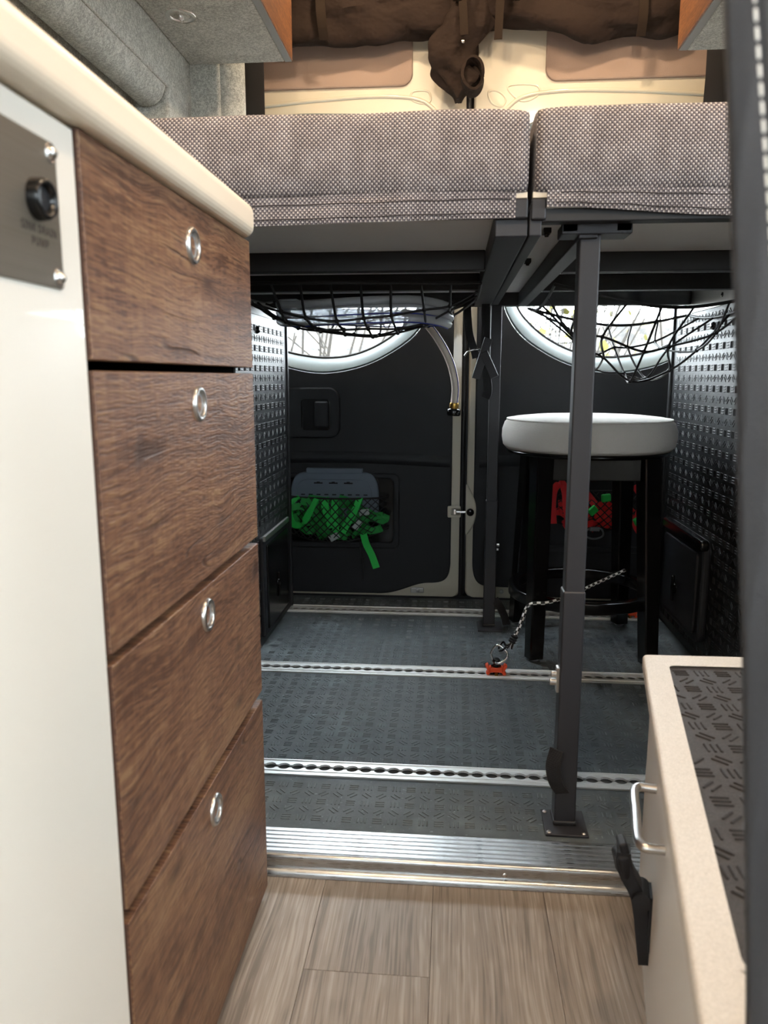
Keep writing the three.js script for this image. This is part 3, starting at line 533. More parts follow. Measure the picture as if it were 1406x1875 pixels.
// ================================================================ BED
{ const t = thing('bed_platform', 'black steel bed platform on two square posts with pale boards', 'bed frame', [0.1, 0.03, -1.7]);
  const yb = 0.93, yt = 0.965;
  part('platform_board', box(-0.66, 0.097, yt, 0.9795, -2.33, -1.1145, 0.001), M.panel, t);
  part('platform_board', box(0.104, 0.72, yt, 0.9795, -2.33, -1.1145, 0.001), M.panel, t);
  part('centre_beam', box(0.054, 0.0985, yb, yt, -2.2, -1.118, 0.002), M.blackSteel, t);
  part('centre_beam', box(0.1, 0.117, yb, yt, -2.2, -1.116, 0.002), M.blackSteel, t);
  part('front_rail', box(-0.66, 0.054, yb + 0.027, yt, -1.14, -1.116, 0.002), M.blackTube, t);
  part('front_rail', box(0.117, 0.72, yb + 0.018, yt + 0.0025, -1.14, -1.1145, 0.002), M.blackTube, t);
  for (const [x0, x1, z0, z1] of [[-0.66, 0.054, -1.475, -1.45], [-0.66, 0.054, -1.79, -1.765], [-0.66, 0.054, -2.2, -2.16], [0.197, 0.72, -1.52, -1.49], [0.197, 0.72, -1.83, -1.8], [0.117, 0.72, -2.2, -2.165]]) part('crossbar', box(x0, x1, yb, yt, z0, z1, 0.002), M.blackTube, t);
  part('side_rail', box(0.171, 0.197, yb, yt - 0.001, -2.165, -1.14, 0.002), M.blackSteel, t);
  part('board_edge', [box(0.078, 0.096, 0.978, 0.986, -1.118, -1.108, 0.001), box(0.103, 0.13, 0.978, 0.986, -1.118, -1.108, 0.001)], M.counter, t);
  part('beam_end', [box(0.076, 0.0975, 0.952, 0.978, -1.117, -1.1085, 0.003), box(0.1015, 0.122, 0.95, 0.978, -1.117, -1.1085, 0.003)], M.blackSteel, t);
  for (const z of [-1.26, -1.57]) part('clip', [box(0.134, 0.146, yt - 0.008, yt, z - 0.012, z + 0.012, 0.001), lathe([[0, 0.004], [0.003, 0.004], [0.004, 0]], [0.14, yt - 0.008, z], [0, -1, 0], 8)], M.blackGloss, t);
  // saddle that carries the front post
  part('saddle', [box(0.147, 0.243, 0.935, 0.95, -1.185, -1.135, 0.002), box(0.147, 0.17, 0.937, 0.962, -1.15, -1.135, 0.002), box(0.22, 0.243, 0.937, 0.962, -1.15, -1.135, 0.002)], M.blackSteel, t);
  // front post: telescoping square tube on a foot plate
  const post = (x0, x1, z0, z1, top, joint, plate) => {
    const p = part('post', [box(x0 - 0.001, x1 + 0.001, 0.034, joint, z0 - 0.001, z1 + 0.001, 0.003), box(x0 + 0.0015, x1 - 0.0005, joint - 0.01, top, z0 + 0.001, z1 - 0.0005, 0.003)], M.blackSteel, t);
    part('foot_plate', box(plate[0], plate[1], 0.0305, 0.0345, plate[2], plate[3], 0.001), M.blackSteel, p);
    part('weld_collar', box(x0 - 0.003, x1 + 0.003, 0.034, 0.042, z0 - 0.003, z1 + 0.003, 0.003), M.blackTube, p);
    return p;
  };
  const p1_ = post(0.172, 0.2035, -1.178, -1.146, 0.94, 0.42, [0.155, 0.222, -1.19, -1.118]);
  for (const [x, z] of [[0.161, -1.183], [0.161, -1.125], [0.215, -1.125]]) part('screw', lathe([[0, 0.0015], [0.003, 0.0015], [0.004, 0]], [x, 0.0345, z], [0, 1, 0], 10), M.satin, p1_);
  part('set_screw', [cyl([0.17, 0.283, -1.16], [0.160, 0.283, -1.16], 0.0045), cyl([0.17, 0.27, -1.16], [0.158, 0.27, -1.16], 0.0055), box(0.167, 0.1725, 0.255, 0.295, -1.168, -1.152, 0.001)], M.satin, p1_);
  part('strap_tab', ribbon([[0.171, 0.165, -1.142], [0.165, 0.14, -1.135], [0.17, 0.115, -1.132], [0.181, 0.097, -1.134]], [0.7, 0.4, 0.5], 0.025, 0.004), M.webBlack, p1_);
  const p2_ = post(0.097, 0.128, -2.17, -2.138, 0.93, 0.4, [0.08, 0.149, -2.188, -2.1]);
  part('strap_tab', ribbon([[0.128, 0.115, -2.14], [0.14, 0.1, -2.13], [0.155, 0.07, -2.125], [0.162, 0.045, -2.125]], [0.8, 0.3, 0.4], 0.022, 0.004), M.webBlack, p2_);
  part('set_screw', [cyl([0.128, 0.27, -2.155], [0.137, 0.27, -2.155], 0.004), cyl([0.128, 0.258, -2.155], [0.135, 0.258, -2.155], 0.004)], M.satin, p2_);
}
function cushion(label, x0, x1, flap) {
  const t = thing('bed_cushion', label, 'cushion', [(x0 + x1) / 2, 0.985, -1.7], 'woven bed cushions on the platform');
  const g = new RoundedBoxGeometry(x1 - x0, 0.112, 1.21, 6, 0.017), A = new THREE.BoxGeometry(x1 - x0 - 0.004, 0.114, 1.2, 60, 12, 40);
  // soften: bulge and faint waves
  const n1 = L(7, 5, Math.round(x0 * 1000) + 900), p = A.attributes.position, hx = (x1 - x0 - 0.004) / 2, hy = 0.057, hz = 0.6, r = 0.016;
  for (let i = 0; i < p.count; i++) {
    const q = V().fromBufferAttribute(p, i), c = V(Math.max(-hx + r, Math.min(hx - r, q.x)), Math.max(-hy + r, Math.min(hy - r, q.y)), Math.max(-hz + r, Math.min(hz - r, q.z)));
    if (q.x > 0 === x0 < -0.3) c.x = Math.max(-hx + 0.008, Math.min(hx - 0.008, q.x));
    const d = q.clone().sub(c); if (d.length() > 1e-6) { d.setLength(r); q.copy(c).add(d); }
    const b = (1 - (q.y / hy) ** 2) * 0.006 + 0.003 * (n1(q.x * 1.3 + 0.5, q.y * 3 + 0.5) - 0.5);
    q.x = Math.max(-hx, Math.min(hx, q.x)); if (q.z > hz - 0.03) q.z += b; 
    if (q.y > 0.03) q.y += 0.004 * (n1(q.x + 0.3, q.z) - 0.5) - 0.004 * Math.exp(-(hx - Math.abs(q.x)) / 0.02);
    p.setXYZ(i, q.x, q.y, q.z);
  }
  let gg = A; gg.deleteAttribute('uv'); gg.deleteAttribute('normal'); gg = mergeVertices(gg, 1e-4); gg.computeVertexNormals(); gg.translate((x0 + x1) / 2, 1.0375, -1.702);
  part('cushion_body', gg, M.weave, t);
  const f = part('front_flap', sheet(80, 10, (u, v) => { const x = flap.x0 + (flap.x1 - flap.x0) * u, top = flap.top(u), bot = flap.bot(u), y = top + (bot - top) * v; return V(x, y, -1.1065 + 0.0025 * Math.sin(Math.PI * v) + 0.002 * Math.sin(u * 9 + 2 * v)); }, -0.006), M.weave, t);
  for (const k of flap.lines) part('stitching', tube([...Array(24)].map((_, i) => { const u = k[1] + (k[2] - k[1]) * i / 23, top = flap.top(u), bot = flap.bot(u); return V(flap.x0 + (flap.x1 - flap.x0) * u, top + (bot - top) * k[0] + 0.0006 * Math.sin(i * 2.1), -1.1065 + 0.0025 * Math.sin(Math.PI * k[0]) + 0.002 * Math.sin(u * 9 + 2 * k[0]) + 0.0004); }), 0.0008, { seg: 60, rad: 5 }), M.thread, f);
}
cushion('grey woven bed cushion on the kitchen side with a long stitched front flap', -0.66, 0.0985, { x0: -0.66, x1: 0.0805, top: (u) => 0.992 + 0.002 * sm(0.5, 1, u), bot: (u) => 0.9465 + 0.006 * sm(0.4, 1, u), lines: [[0.42, 0, 0.99], [0.84, 0, 0.99]] });
cushion('grey woven bed cushion above the stool, cut off by the black seat', 0.102, 0.72, { x0: 0.122, x1: 0.72, top: (u) => 0.993 - 0.001 * sm(0, 0.4, u), bot: (u) => 0.9655 - 0.0145 * sm(0, 0.45, u), lines: [[0.35, 0.03, 1], [0.8, 0.02, 1]] });

// ---------------------------------------------------------------- window covers above the bed
function clothRoll(label, x0, x1, seed) {
  const t = thing('window_cover', label, 'window cover', [(x0 + x1) / 2, 1.68, -2.38]);
  const a = L(6, 5, seed), b = L(14, 7, seed + 1), rings = [];
  for (let i = 0; i <= 110; i++) {
    const u = i / 110, x = x0 + (x1 - x0) * u, ring = [], sag = 0.012 * Math.sin(u * 7 + seed), e = 0.6 + 0.4 * Math.pow(Math.sin(Math.PI * Math.min(1, Math.max(0.02, u))), 0.3);
    for (let j = 0; j < 40; j++) { const th = 2 * Math.PI * j / 40, v = j / 40; let r = 0.052 * e * (0.92 + 0.35 * (a(u + 0.3 * v, v) - 0.5) + 0.14 * Math.sin(6.283 * (3 * v + 1.3 * u + 0.6 * a(u, v))) + 0.1 * (b(u + v * 0.5, v) - 0.5)); ring.push(V(x, 1.745 - sag + 1.45 * r * Math.sin(th), -2.372 + 0.9 * r * Math.cos(th))); }
    rings.push(ring);
  }
  part('rolled_cloth', loft(rings, true, true), M.brownCloth, t);
  return t;
}
{ const t = clothRoll('brown rolled window cover strapped up on the door behind the kitchen side', -0.62, 0.015, 201);
  part('strap', ribbon([[-0.383, 1.84, -2.39], [-0.383, 1.8, -2.318], [-0.38, 1.74, -2.304], [-0.377, 1.70, -2.312], [-0.375, 1.672, -2.33]], [1, 0, 0], 0.026, 0.003), M.brownWeb, t);
  part('strap', ribbon([[0.005, 1.84, -2.38], [0.007, 1.78, -2.31], [0.012, 1.72, -2.305], [0.016, 1.665, -2.315]], [1, 0, 0.1], 0.022, 0.003), M.brownWeb, t);
  part('buckle', box(-0.018, 0.008, 1.745, 1.775, -2.308, -2.298, 0.004), M.brownWeb, t);
}
{ const t = clothRoll('brown rolled window cover strapped up on the door above the bench side', 0.065, 0.7, 305);
  part('strap', ribbon([[0.486, 1.84, -2.39], [0.487, 1.8, -2.318], [0.49, 1.74, -2.304], [0.492, 1.69, -2.312], [0.493, 1.652, -2.335]], [1, 0, 0], 0.024, 0.003), M.brownWeb, t);
  part('strap', ribbon([[0.115, 1.84, -2.38], [0.113, 1.78, -2.31], [0.11, 1.72, -2.305], [0.108, 1.65, -2.315]], [1, 0, 0.1], 0.022, 0.003), M.brownWeb, t);
  part('buckle', [box(0.14, 0.165, 1.74, 1.775, -2.308, -2.298, 0.004)], M.brownWeb, t);
}
{ // the loose end that hangs in the middle
  const t = thing('hanging_cloth', 'dark brown cloth sleeve hanging down between the two rolled window covers', 'cloth', [0.0, 1.5, -2.37]);
  const path = new THREE.CatmullRomCurve3(pts([[0.03, 1.80, -2.36], [0.015, 1.73, -2.352], [0.0, 1.66, -2.355], [-0.005, 1.6, -2.36], [0.005, 1.55, -2.362], [0.002, 1.512, -2.368]])), rings = [], a = L(4, 7, 411), b = L(8, 14, 412);
  for (let i = 0; i <= 60; i++) { const s = i / 60, c = path.getPoint(s), w = 0.06 + 0.02 * Math.sin(s * 3) - 0.052 * sm(0.68, 1, s), ring = []; for (let j = 0; j < 36; j++) { const th = 2 * Math.PI * j / 36, v = j / 36, r = 0.75 + 0.7 * (a(s, v) - 0.5) + 0.45 * (b(s, v) - 0.5); ring.push(V(c.x + w * r * 1.05 * Math.cos(th), c.y, c.z + 0.034 * r * Math.sin(th))); } rings.push(ring); }
  part('sleeve', loft(rings, true, true), M.brownCloth, t);
  const lp = []; for (let i = 0; i <= 40; i++) { const th = 2.0 * Math.PI * i / 40; lp.push([0.04 + 0.028 * Math.cos(th), 1.565 + 0.04 * Math.sin(th), -2.335 + 0.01 * Math.sin(th * 2)]); }
  part('loop', ribbon(lp, [0, 0.3, 1], 0.034, 0.008, 60), M.brownCloth, t);
  part('snap', lathe([[0, 0.003], [0.004, 0.003], [0.005, 0]], [0.012, 1.65, -2.318], [0, 0, 1], 12), M.chrome, t);
}
{ const f = (xa, xb) => (u, v) => V(xa + (xb - xa) * u + 0.03 * (1 - v) * (xb - xa), 1.0 + 0.75 * v, -2.34 - 0.02 * Math.sin(u * 9) * (1 - 0.5 * v));
  tag(part('side_curtain', sheet(14, 10, (u, v) => { const y = 0.99 + 0.7 * v; const xl = -0.78, xr = -0.552; return V(xl + (xr - xl) * u, y, -2.345 + 0.008 * Math.sin(u * 9)); }, 0.003), M.blackCloth), 'black cloth edge hanging at the grey felt pillar behind the kitchen', 'curtain');
  tag(part('side_curtain', sheet(14, 10, (u, v) => { const y = 0.99 + 0.8 * v, xl = 0.668 + 0.006 * Math.sin(y * 9); return V(xl + (0.87 - xl) * u, y, -2.345 + 0.008 * Math.sin(u * 9)); }, 0.003), M.blackCloth), 'black cloth edge hanging below the overhead cabinet next to the seat', 'curtain');
}

// ================================================================ UNDER THE BED
function cargoNet(label, nu, nv, f, r, jit, seed) {
  const R = rng(seed), J = [...Array((nu + 1) * (nv + 1))].map(() => V(R() - 0.5, R() - 0.5, R() - 0.5).multiplyScalar(jit));
  const at = (i, j) => { const edge = i === 0 || j === 0 || i === nu || j === nv; return f(i / nu, j / nv).add(edge ? V() : J[j * (nu + 1) + i]); };
  const c = f(0.5, 0.5), t = thing('cargo_net', label, 'cargo net', [c.x, c.y, c.z]);
  const cords = [];
  for (let j = 0; j <= nv; j++) part('cord', tube([...Array(nu + 1)].map((_, i) => at(i, j)), j === 0 || j === nv ? r * 1.35 : r, { seg: nu * 5, rad: 6 }), M.cordBlack, t);
  for (let i = 0; i <= nu; i++) part('cord', tube([...Array(nv + 1)].map((_, j) => at(i, j)), i === 0 || i === nu ? r * 1.35 : r, { seg: nv * 5, rad: 6 }), M.cordBlack, t);
  for (let j = 1; j < nv; j++) for (let i = 1; i < nu; i++) { const p = at(i, j); cords.push(new THREE.IcosahedronGeometry(r * 1.9, 1).translate(p.x, p.y, p.z)); }
  part('knots', cords, M.cordBlack, t, { kind: 'stuff' });
  return t;
}
const pw2 = (x, e) => Math.pow(Math.max(0, Math.sin(Math.PI * x)), e);
cargoNet('black cargo net under the bed bulging with coiled clear hose', 9, 6, (u, v) => V(-0.497 + 0.55 * u, 0.929 - 0.096 * pw2(u * 0.98 + 0.01, 0.6) * pw2(v, 0.5) + 0.014 * v, -1.62 - 0.52 * v + 0.02 * Math.sin(u * 5)), 0.0028, 0.012, 61);
cargoNet('loose empty black cargo net drooping under the bed above the stool', 6, 5, (u, v) => V(0.2 + 0.42 * u, 0.929 - 0.182 * pw2(0.06 + u * 0.88, 1.1) * pw2(0.05 + 0.9 * v, 0.8) - 0.02 * u, -1.62 - 0.55 * v + 0.03 * Math.sin(u * 6)), 0.0026, 0.055, 77);
{ const t = thing('hose_coil', 'coil of clear plastic hose lying in the cargo net under the bed', 'hose', [-0.22, 0.85, -1.86]);
  const p = []; for (let i = 0; i <= 100; i++) { const th = 2 * Math.PI * 2.6 * i / 100, k = i / 100; p.push([-0.215 + (0.2 - 0.015 * Math.sin(3 * th)) * Math.cos(th), 0.863 + 0.05 * k + 0.006 * Math.sin(th * 2), -1.87 + (0.115 + 0.015 * Math.sin(5 * k)) * Math.sin(th)]); }
  part('clear_tube', tube(p, 0.0112, { seg: 320, rad: 10 }), M.hoseClear, t);
  part('blue_stripe', tube(p.map(([x, y, z]) => [x, y - 0.0106, z + 0.005]), 0.0016, { seg: 260, rad: 5 }), M.blue, t);
}
{ const t = thing('water_hose', 'white hose with a blue stripe hanging out of the net to a brass end', 'hose', [0.0, 0.63, -2.12]);
  const p = [[-0.13, 0.905, -2.06], [-0.1, 0.9, -2.1], [-0.075, 0.882, -2.12], [-0.038, 0.835, -2.12], [-0.008, 0.777, -2.12], [0.006, 0.715, -2.12], [0.004, 0.668, -2.12]];
  part('tube', tube(p, 0.0105, { seg: 60, rad: 14 }), M.hoseWhite, t);
  part('blue_stripe', tube(p.map(([x, y, z], i) => [x + 0.0075, y + 0.003, z + 0.0068]), 0.0017, { seg: 60, rad: 6 }), M.blue, t);
  part('brass_coupling', lathe([[0.0112, 0], [0.0125, 0.002], [0.0125, 0.014], [0.0112, 0.016]], [0.003, 0.655, -2.12], [0.05, 1, 0], 20), M.brass, t);
  part('end_cap', lathe([[0.006, -0.014], [0.016, -0.014], [0.0185, -0.01], [0.0185, 0.002], [0.014, 0.005], [0.011, 0.005]], [0.003, 0.65, -2.12], [0.05, 1, 0], 16), M.blackGloss, t);
}
{ const t = thing('buckle_strap', 'black webbing strap with a metal buckle hanging from the centre beam', 'strap', [0.075, 0.68, -2.12]);
  part('webbing', ribbon([[0.034, 0.935, -2.115], [0.036, 0.9, -2.115], [0.042, 0.85, -2.115], [0.055, 0.81, -2.115], [0.06, 0.79, -2.115]], [1, 0, 0.2], 0.02, 0.003), M.webBlack, t);
  part('webbing', ribbon([[0.083, 0.935, -2.11], [0.084, 0.88, -2.11], [0.083, 0.83, -2.108], [0.08, 0.80, -2.105]], [1, 0, 0.2], 0.022, 0.003), M.webBlack, t);
  part('webbing', ribbon([[0.085, 0.77, -2.1], [0.09, 0.735, -2.1], [0.093, 0.70, -2.105], [0.087, 0.685, -2.11]], [1, 0, 0.3], 0.022, 0.004), M.webBlack, t);
  part('buckle_wire', tube([[0.03, 0.797, -2.1], [0.04, 0.807, -2.095], [0.062, 0.812, -2.095], [0.075, 0.81, -2.1]], 0.003, { seg: 20 }), M.chrome, t);
  part('buckle_plate', [swing(box(-0.011, 0.011, -0.055, 0.055, -0.002, 0.002, 0.0015), [0.075, 0.788, -2.09], 0.1, 0.2, -0.3)], M.blackSteel, t);
  part('buckle_lever', [swing(box(-0.011, 0.011, -0.036, 0.036, -0.002, 0.002, 0.0015), [0.094, 0.772, -2.085], 0.1, -0.2, 0.45)], M.blackSteel, t);
}
{ // bar stool
  const cx = 0.35, cz = -2.045, t = thing('bar_stool', 'backless counter stool with a round pale grey seat and black wooden legs', 'stool', [cx, 0.03, cz]);
  part('seat', [lathe([[0, 0.087], [0.08, 0.0868], [0.15, 0.0845], [0.19, 0.0805], [0.206, 0.0755], [0.2135, 0.068], [0.2195, 0.05], [0.2205, 0.03], [0.217, 0.01], [0.208, 0.0], [0, 0.0]], [cx, 0.5575, cz], [0, 1, 0], 72)], M.stool, t);
  part('piping', new THREE.TorusGeometry(0.2075, 0.0022, 6, 90).rotateX(Math.PI / 2).translate(cx, 0.5575 + 0.0755, cz), M.stool, t);
  part('swivel_plate', lathe([[0, 0.0], [0.2, 0.0], [0.206, 0.003], [0.206, 0.009], [0.2, 0.012], [0, 0.012]], [cx, 0.5455, cz], [0, 1, 0], 64), M.blackWood, t);
  const feet = [[0.215, -1.893], [0.495, -1.88], [0.492, -2.205], [0.196, -2.2]], tops = [[0.222, -1.925], [0.478, -1.92], [0.472, -2.17], [0.22, -2.165]];
  const pair = (a, b, y0, y1, w) => { const p = V(a[0], 0, a[1]), q = V(b[0], 0, b[1]), d = q.clone().sub(p), g = box(-d.length() / 2, d.length() / 2, y0, y1, -w / 2, w / 2, 0.003); g.rotateY(-Math.atan2(d.z, d.x)); return g.translate((p.x + q.x) / 2, 0, (p.z + q.z) / 2); };
  for (let i = 0; i < 4; i++) part('apron', pair(tops[i], tops[(i + 1) % 4], 0.488, 0.5455, 0.022), M.blackWood, t);
  feet.forEach((f, i) => {
    const q = tops[i], rings = [], tw = 0.36;
    for (let k = 0; k <= 8; k++) { const s = k / 8, y = 0.036 + (0.5455 - 0.036) * s, h = 0.0185 + 0.0045 * s, x = f[0] + (q[0] - f[0]) * s, z = f[1] + (q[1] - f[1]) * s, c = 0.003, ring = []; for (const [a, b] of [[h, h - c], [h - c, h], [-h + c, h], [-h, h - c], [-h, -h + c], [-h + c, -h], [h - c, -h], [h, -h + c]]) ring.push(V(x + a * Math.cos(tw) + b * Math.sin(tw), y, z - a * Math.sin(tw) + b * Math.cos(tw))); rings.push(ring.reverse()); }
    const lg = part('leg', loft(rings), M.blackWood, t);
    part('glide', lathe([[0, 0], [0.013, 0.0005], [0.016, 0.003], [0.0165, 0.006]], [f[0], 0.0305, f[1]], [0, 1, 0], 20), M.glide, lg);
  });
  part('foot_ring', lathe([[0.168, 0], [0.19, 0.0], [0.1925, 0.003], [0.1925, 0.026], [0.19, 0.029], [0.168, 0.029], [0.166, 0.026], [0.166, 0.003], [0.168, 0]], [cx, 0.163, cz], [0, 1, 0], 72), M.blackWood, t);
}
function tieDown(label, x, z, mat) {
  const t = thing('tie_down_fitting', label, 'track fitting', [x, 0.032, z]);
  part('wing', [swing(box(-0.004, 0.004, 0, 0.022, -0.009, 0.009, 0.002), [x - 0.013, 0.036, z], 0, 0, 0.5), swing(box(-0.004, 0.004, 0, 0.022, -0.009, 0.009, 0.002), [x + 0.013, 0.036, z], 0, 0, -0.5), swing(box(-0.004, 0.004, 0, 0.022, -0.009, 0.009, 0.002), [x - 0.01, 0.05, z], 0, 0, 2.6), swing(box(-0.004, 0.004, 0, 0.022, -0.009, 0.009, 0.002), [x + 0.01, 0.05, z], 0, 0, -2.6), box(x - 0.016, x + 0.016, 0.037, 0.05, z - 0.01, z + 0.01, 0.003)], mat, t);
  part('stud', [cyl([x, 0.026, z], [x, 0.056, z], 0.0075), lathe([[0, 0.018], [0.007, 0.018], [0.0095, 0.015], [0.0095, 0.01], [0.006, 0.007], [0.006, 0.003], [0.012, 0.0], [0, 0]], [x, 0.052, z])], M.blackGloss, t);
  part('track_foot', [cyl([x, 0.024, z + 0.011], [x, 0.037, z + 0.011], 0.004, 0.004, 10)], M.brass, t);
  return t;
}
const tA = tieDown('orange tie-down fitting locked in the middle cargo track under the bungee', 0.114, -1.787, M.orange);
part('ring', tube([[0.105, 0.068, -1.787], [0.101, 0.082, -1.79], [0.117, 0.102, -1.792], [0.139, 0.086, -1.783], [0.137, 0.075, -1.775], [0.118, 0.064, -1.77], [0.112, 0.064, -1.773]], 0.0028, { seg: 60, tension: 0.2 }), M.chrome, tA);
tieDown('orange-red tie-down fitting in the rear cargo track behind the stool leg', 0.536, -2.276, M.orange);
{ const t = thing('bungee_cord', 'black and white flecked bungee cord hooked across the stool footring', 'bungee cord', [0.2, 0.1, -1.88]);
  const A = [[0.458, 0.238, -2.02], [0.37, 0.216, -1.955], [0.288, 0.203, -1.875], [0.235, 0.192, -1.855], [0.203, 0.187, -1.863]];
  const B = [[0.203, 0.187, -1.863], [0.191, 0.175, -1.87], [0.181, 0.15, -1.86], [0.166, 0.118, -1.845], [0.158, 0.106, -1.838]];
  const bt = (a, n) => flat(new THREE.TubeGeometry(new THREE.CatmullRomCurve3(pts(a), false, 'centripetal'), n, 0.0042, 8, false));
  part('cord', bt([...A, ...B.slice(1)], 90), M.bungee, t, { keepUV: true });
  part('knot', [new THREE.TorusGeometry(0.0065, 0.0035, 6, 14), new THREE.TorusGeometry(0.0068, 0.0035, 6, 14), new THREE.TorusGeometry(0.0063, 0.0035, 6, 14)].map((g, i) => { g.applyQuaternion(new THREE.Quaternion().setFromUnitVectors(V(0, 0, 1), V(0.4, 0.7, -0.3).normalize())); return g.translate(0.154 + 0.003 * i, 0.097 + 0.006 * i, -1.834 - 0.002 * i); }), M.cordBlack, t);
  part('cord_ends', [tube([[0.15, 0.094, -1.832], [0.143, 0.084, -1.828]], 0.0038), tube([[0.156, 0.092, -1.832], [0.153, 0.083, -1.828]], 0.0038)], M.bungee, t);
  part('hook', tube([[0.152, 0.096, -1.832], [0.14, 0.09, -1.826], [0.131, 0.104, -1.81], [0.121, 0.098, -1.796], [0.12, 0.092, -1.784], [0.126, 0.094, -1.778], [0.136, 0.103, -1.778]], 0.0026, { seg: 50 }), M.blackGloss, t);
  part('end_hook', tube([[0.458, 0.238, -2.02], [0.466, 0.236, -2.03], [0.467, 0.225, -2.036], [0.46, 0.2, -2.04]], 0.003, { seg: 20 }), M.blackGloss, t);
}
// ---------------------------------------------------------------- strap bundles in the mesh pockets of the rear doors
function pocketNet(label, x0, x1, top, bot, zw, bulge, n, sagf) {
  const t = thing('mesh_pocket', label, 'mesh pocket', [(x0 + x1) / 2, bot, zw]);
  const P3 = (u, v) => V(x0 + (x1 - x0) * u, top + (sagf(u) - top) * v, zw + bulge * pw2(u, 0.5) * (0.35 + 0.65 * Math.sin(Math.PI * Math.min(1, 0.15 + v * 0.75))));
  const c = [];
  for (let k = -n; k <= 2 * n; k++) for (const s of [1, -1]) {
    const q = []; for (let i = 0; i <= 12; i++) { const v = i / 12, u = s > 0 ? (k + v * n * 0.42) / n : (k - v * n * 0.42) / n; if (u >= 0 && u <= 1) q.push(P3(u, v)); }
    if (q.length > 2) c.push(tube(q, 0.0016, { seg: q.length * 2, rad: 4 }));
  }
  part('mesh', c, M.cordBlack, t, { kind: 'stuff' });
  part('top_cord', tube([...Array(20)].map((_, i) => P3(i / 19, 0)), 0.003, { rad: 6 }), M.cordBlack, t);
  part('bottom_cord', tube([...Array(20)].map((_, i) => P3(i / 19, 1)), 0.0022, { rad: 6 }), M.cordBlack, t);
  return t;
}
{ const z = -2.405, sag = (u) => 0.226 + 0.03 * Math.pow(Math.abs(2 * u - 0.85), 2);
  const t = thing('strap_bundle', 'bundle of bright green webbing straps stuffed in the mesh pocket of a rear door', 'straps', [-0.36, 0.15, -2.38]);
  const front = -2.335, up = (u) => V(1, 0, 0.15);
  part('strap', ribbon([[-0.42, 0.365, -2.35], [-0.437, 0.33, front], [-0.462, 0.292, front], [-0.486, 0.283, front], [-0.503, 0.30, -2.35], [-0.505, 0.345, -2.36], [-0.48, 0.368, -2.37]], (s) => V(1, 0.35, 0.3).lerp(V(0.4, 1, 0.2), Math.exp(-((s - 0.5) ** 2) / 0.02)), 0.022, 0.003, 60), M.green, t);
  part('strap', ribbon([[-0.395, 0.367, -2.36], [-0.39, 0.34, front], [-0.38, 0.30, front - 0.004], [-0.372, 0.275, front]], [1, 0.2, 0.1], 0.023, 0.003), M.green, t);
  part('strap', ribbon([[-0.362, 0.367, -2.36], [-0.362, 0.33, front], [-0.36, 0.29, front], [-0.358, 0.262, front]], [1, 0, 0.1], 0.022, 0.003), M.green, t);
  part('strap', ribbon([[-0.285, 0.368, -2.36], [-0.297, 0.335, front], [-0.322, 0.29, front], [-0.338, 0.262, front]], [1, 0.3, 0.1], 0.022, 0.003), M.green, t);
  part('strap_tail', ribbon([[-0.275, 0.255, -2.36], [-0.262, 0.225, front], [-0.245, 0.19, front], [-0.231, 0.15, front]], [1, 0.3, 0.1], 0.022, 0.003), M.green, t);
  const R = rng(91), lumps = [], pale = [];
  for (let k = 0; k < 26; k++) { const u = R(), x = -0.495 + 0.285 * u, lo = sag(u) + 0.02, y = lo + (0.355 - lo) * R(); const q = [...Array(5)].map((_, i) => [x + 0.03 * (R() - 0.5) + 0.018 * (i - 2), y + 0.03 * (R() - 0.5), -2.375 + 0.022 * R()]); lumps.push(ribbon(q, [R() - 0.5, 1, R() - 0.5], 0.022, 0.003, 14)); }
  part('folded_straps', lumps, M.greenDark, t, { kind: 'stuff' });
  for (const [x, y, a] of [[-0.27, 0.325, 0.1], [-0.365, 0.245, 0.5], [-0.292, 0.285, 0.9]]) part('label_tag', swing(box(-0.016, 0.016, -0.01, 0.01, -0.001, 0.001, 0.0006), [x, y, -2.345], 0.1, 0.1, a), M.paleTag, t);
  pocketNet('black mesh pocket holding the green straps', -0.516, -0.2, 0.366, 0.22, -2.4, 0.078, 13, sag);
  tag(part('net_cord', [tube([[-0.285, 0.235, -2.345], [-0.281, 0.2, -2.345], [-0.276, 0.17, -2.345], [-0.274, 0.11, -2.345]], 0.002), tube([[-0.279, 0.235, -2.345], [-0.282, 0.2, -2.345], [-0.276, 0.17, -2.345]], 0.0015), cyl([-0.276, 0.18, -2.345], [-0.276, 0.165, -2.345], 0.005)], M.cordBlack), 'thin black drawcord with toggle dangling below the green straps', 'cord');
  const s = thing('folding_step', 'grey plastic folding step with slots standing in the mesh pocket', 'folding step', [-0.372, 0.29, -2.4]);
  const sh = new THREE.Shape(); sh.moveTo(-0.512, 0.285); sh.lineTo(-0.512, 0.375); sh.bezierCurveTo(-0.51, 0.43, -0.49, 0.442, -0.455, 0.444); sh.lineTo(-0.285, 0.444); sh.bezierCurveTo(-0.25, 0.442, -0.232, 0.43, -0.23, 0.375); sh.lineTo(-0.23, 0.285); sh.lineTo(-0.512, 0.285);
  part('shell', extrude(sh, 0.022, 0.006, 3).translate(0, 0, -2.415), M.greyPlastic, s);
  const sh2 = new THREE.Shape(); sh2.moveTo(-0.492, 0.3); sh2.lineTo(-0.492, 0.37); sh2.bezierCurveTo(-0.49, 0.415, -0.475, 0.42, -0.45, 0.421); sh2.lineTo(-0.29, 0.421); sh2.bezierCurveTo(-0.265, 0.42, -0.252, 0.415, -0.25, 0.37); sh2.lineTo(-0.25, 0.3); sh2.lineTo(-0.492, 0.3);
  part('tread', extrude(sh2, 0.006, 0.002).translate(0, 0, -2.394), M.greyPlastic, s);
  part('rim', box(-0.46, -0.28, 0.44, 0.456, -2.41, -2.392, 0.003), M.greyPlastic, s);
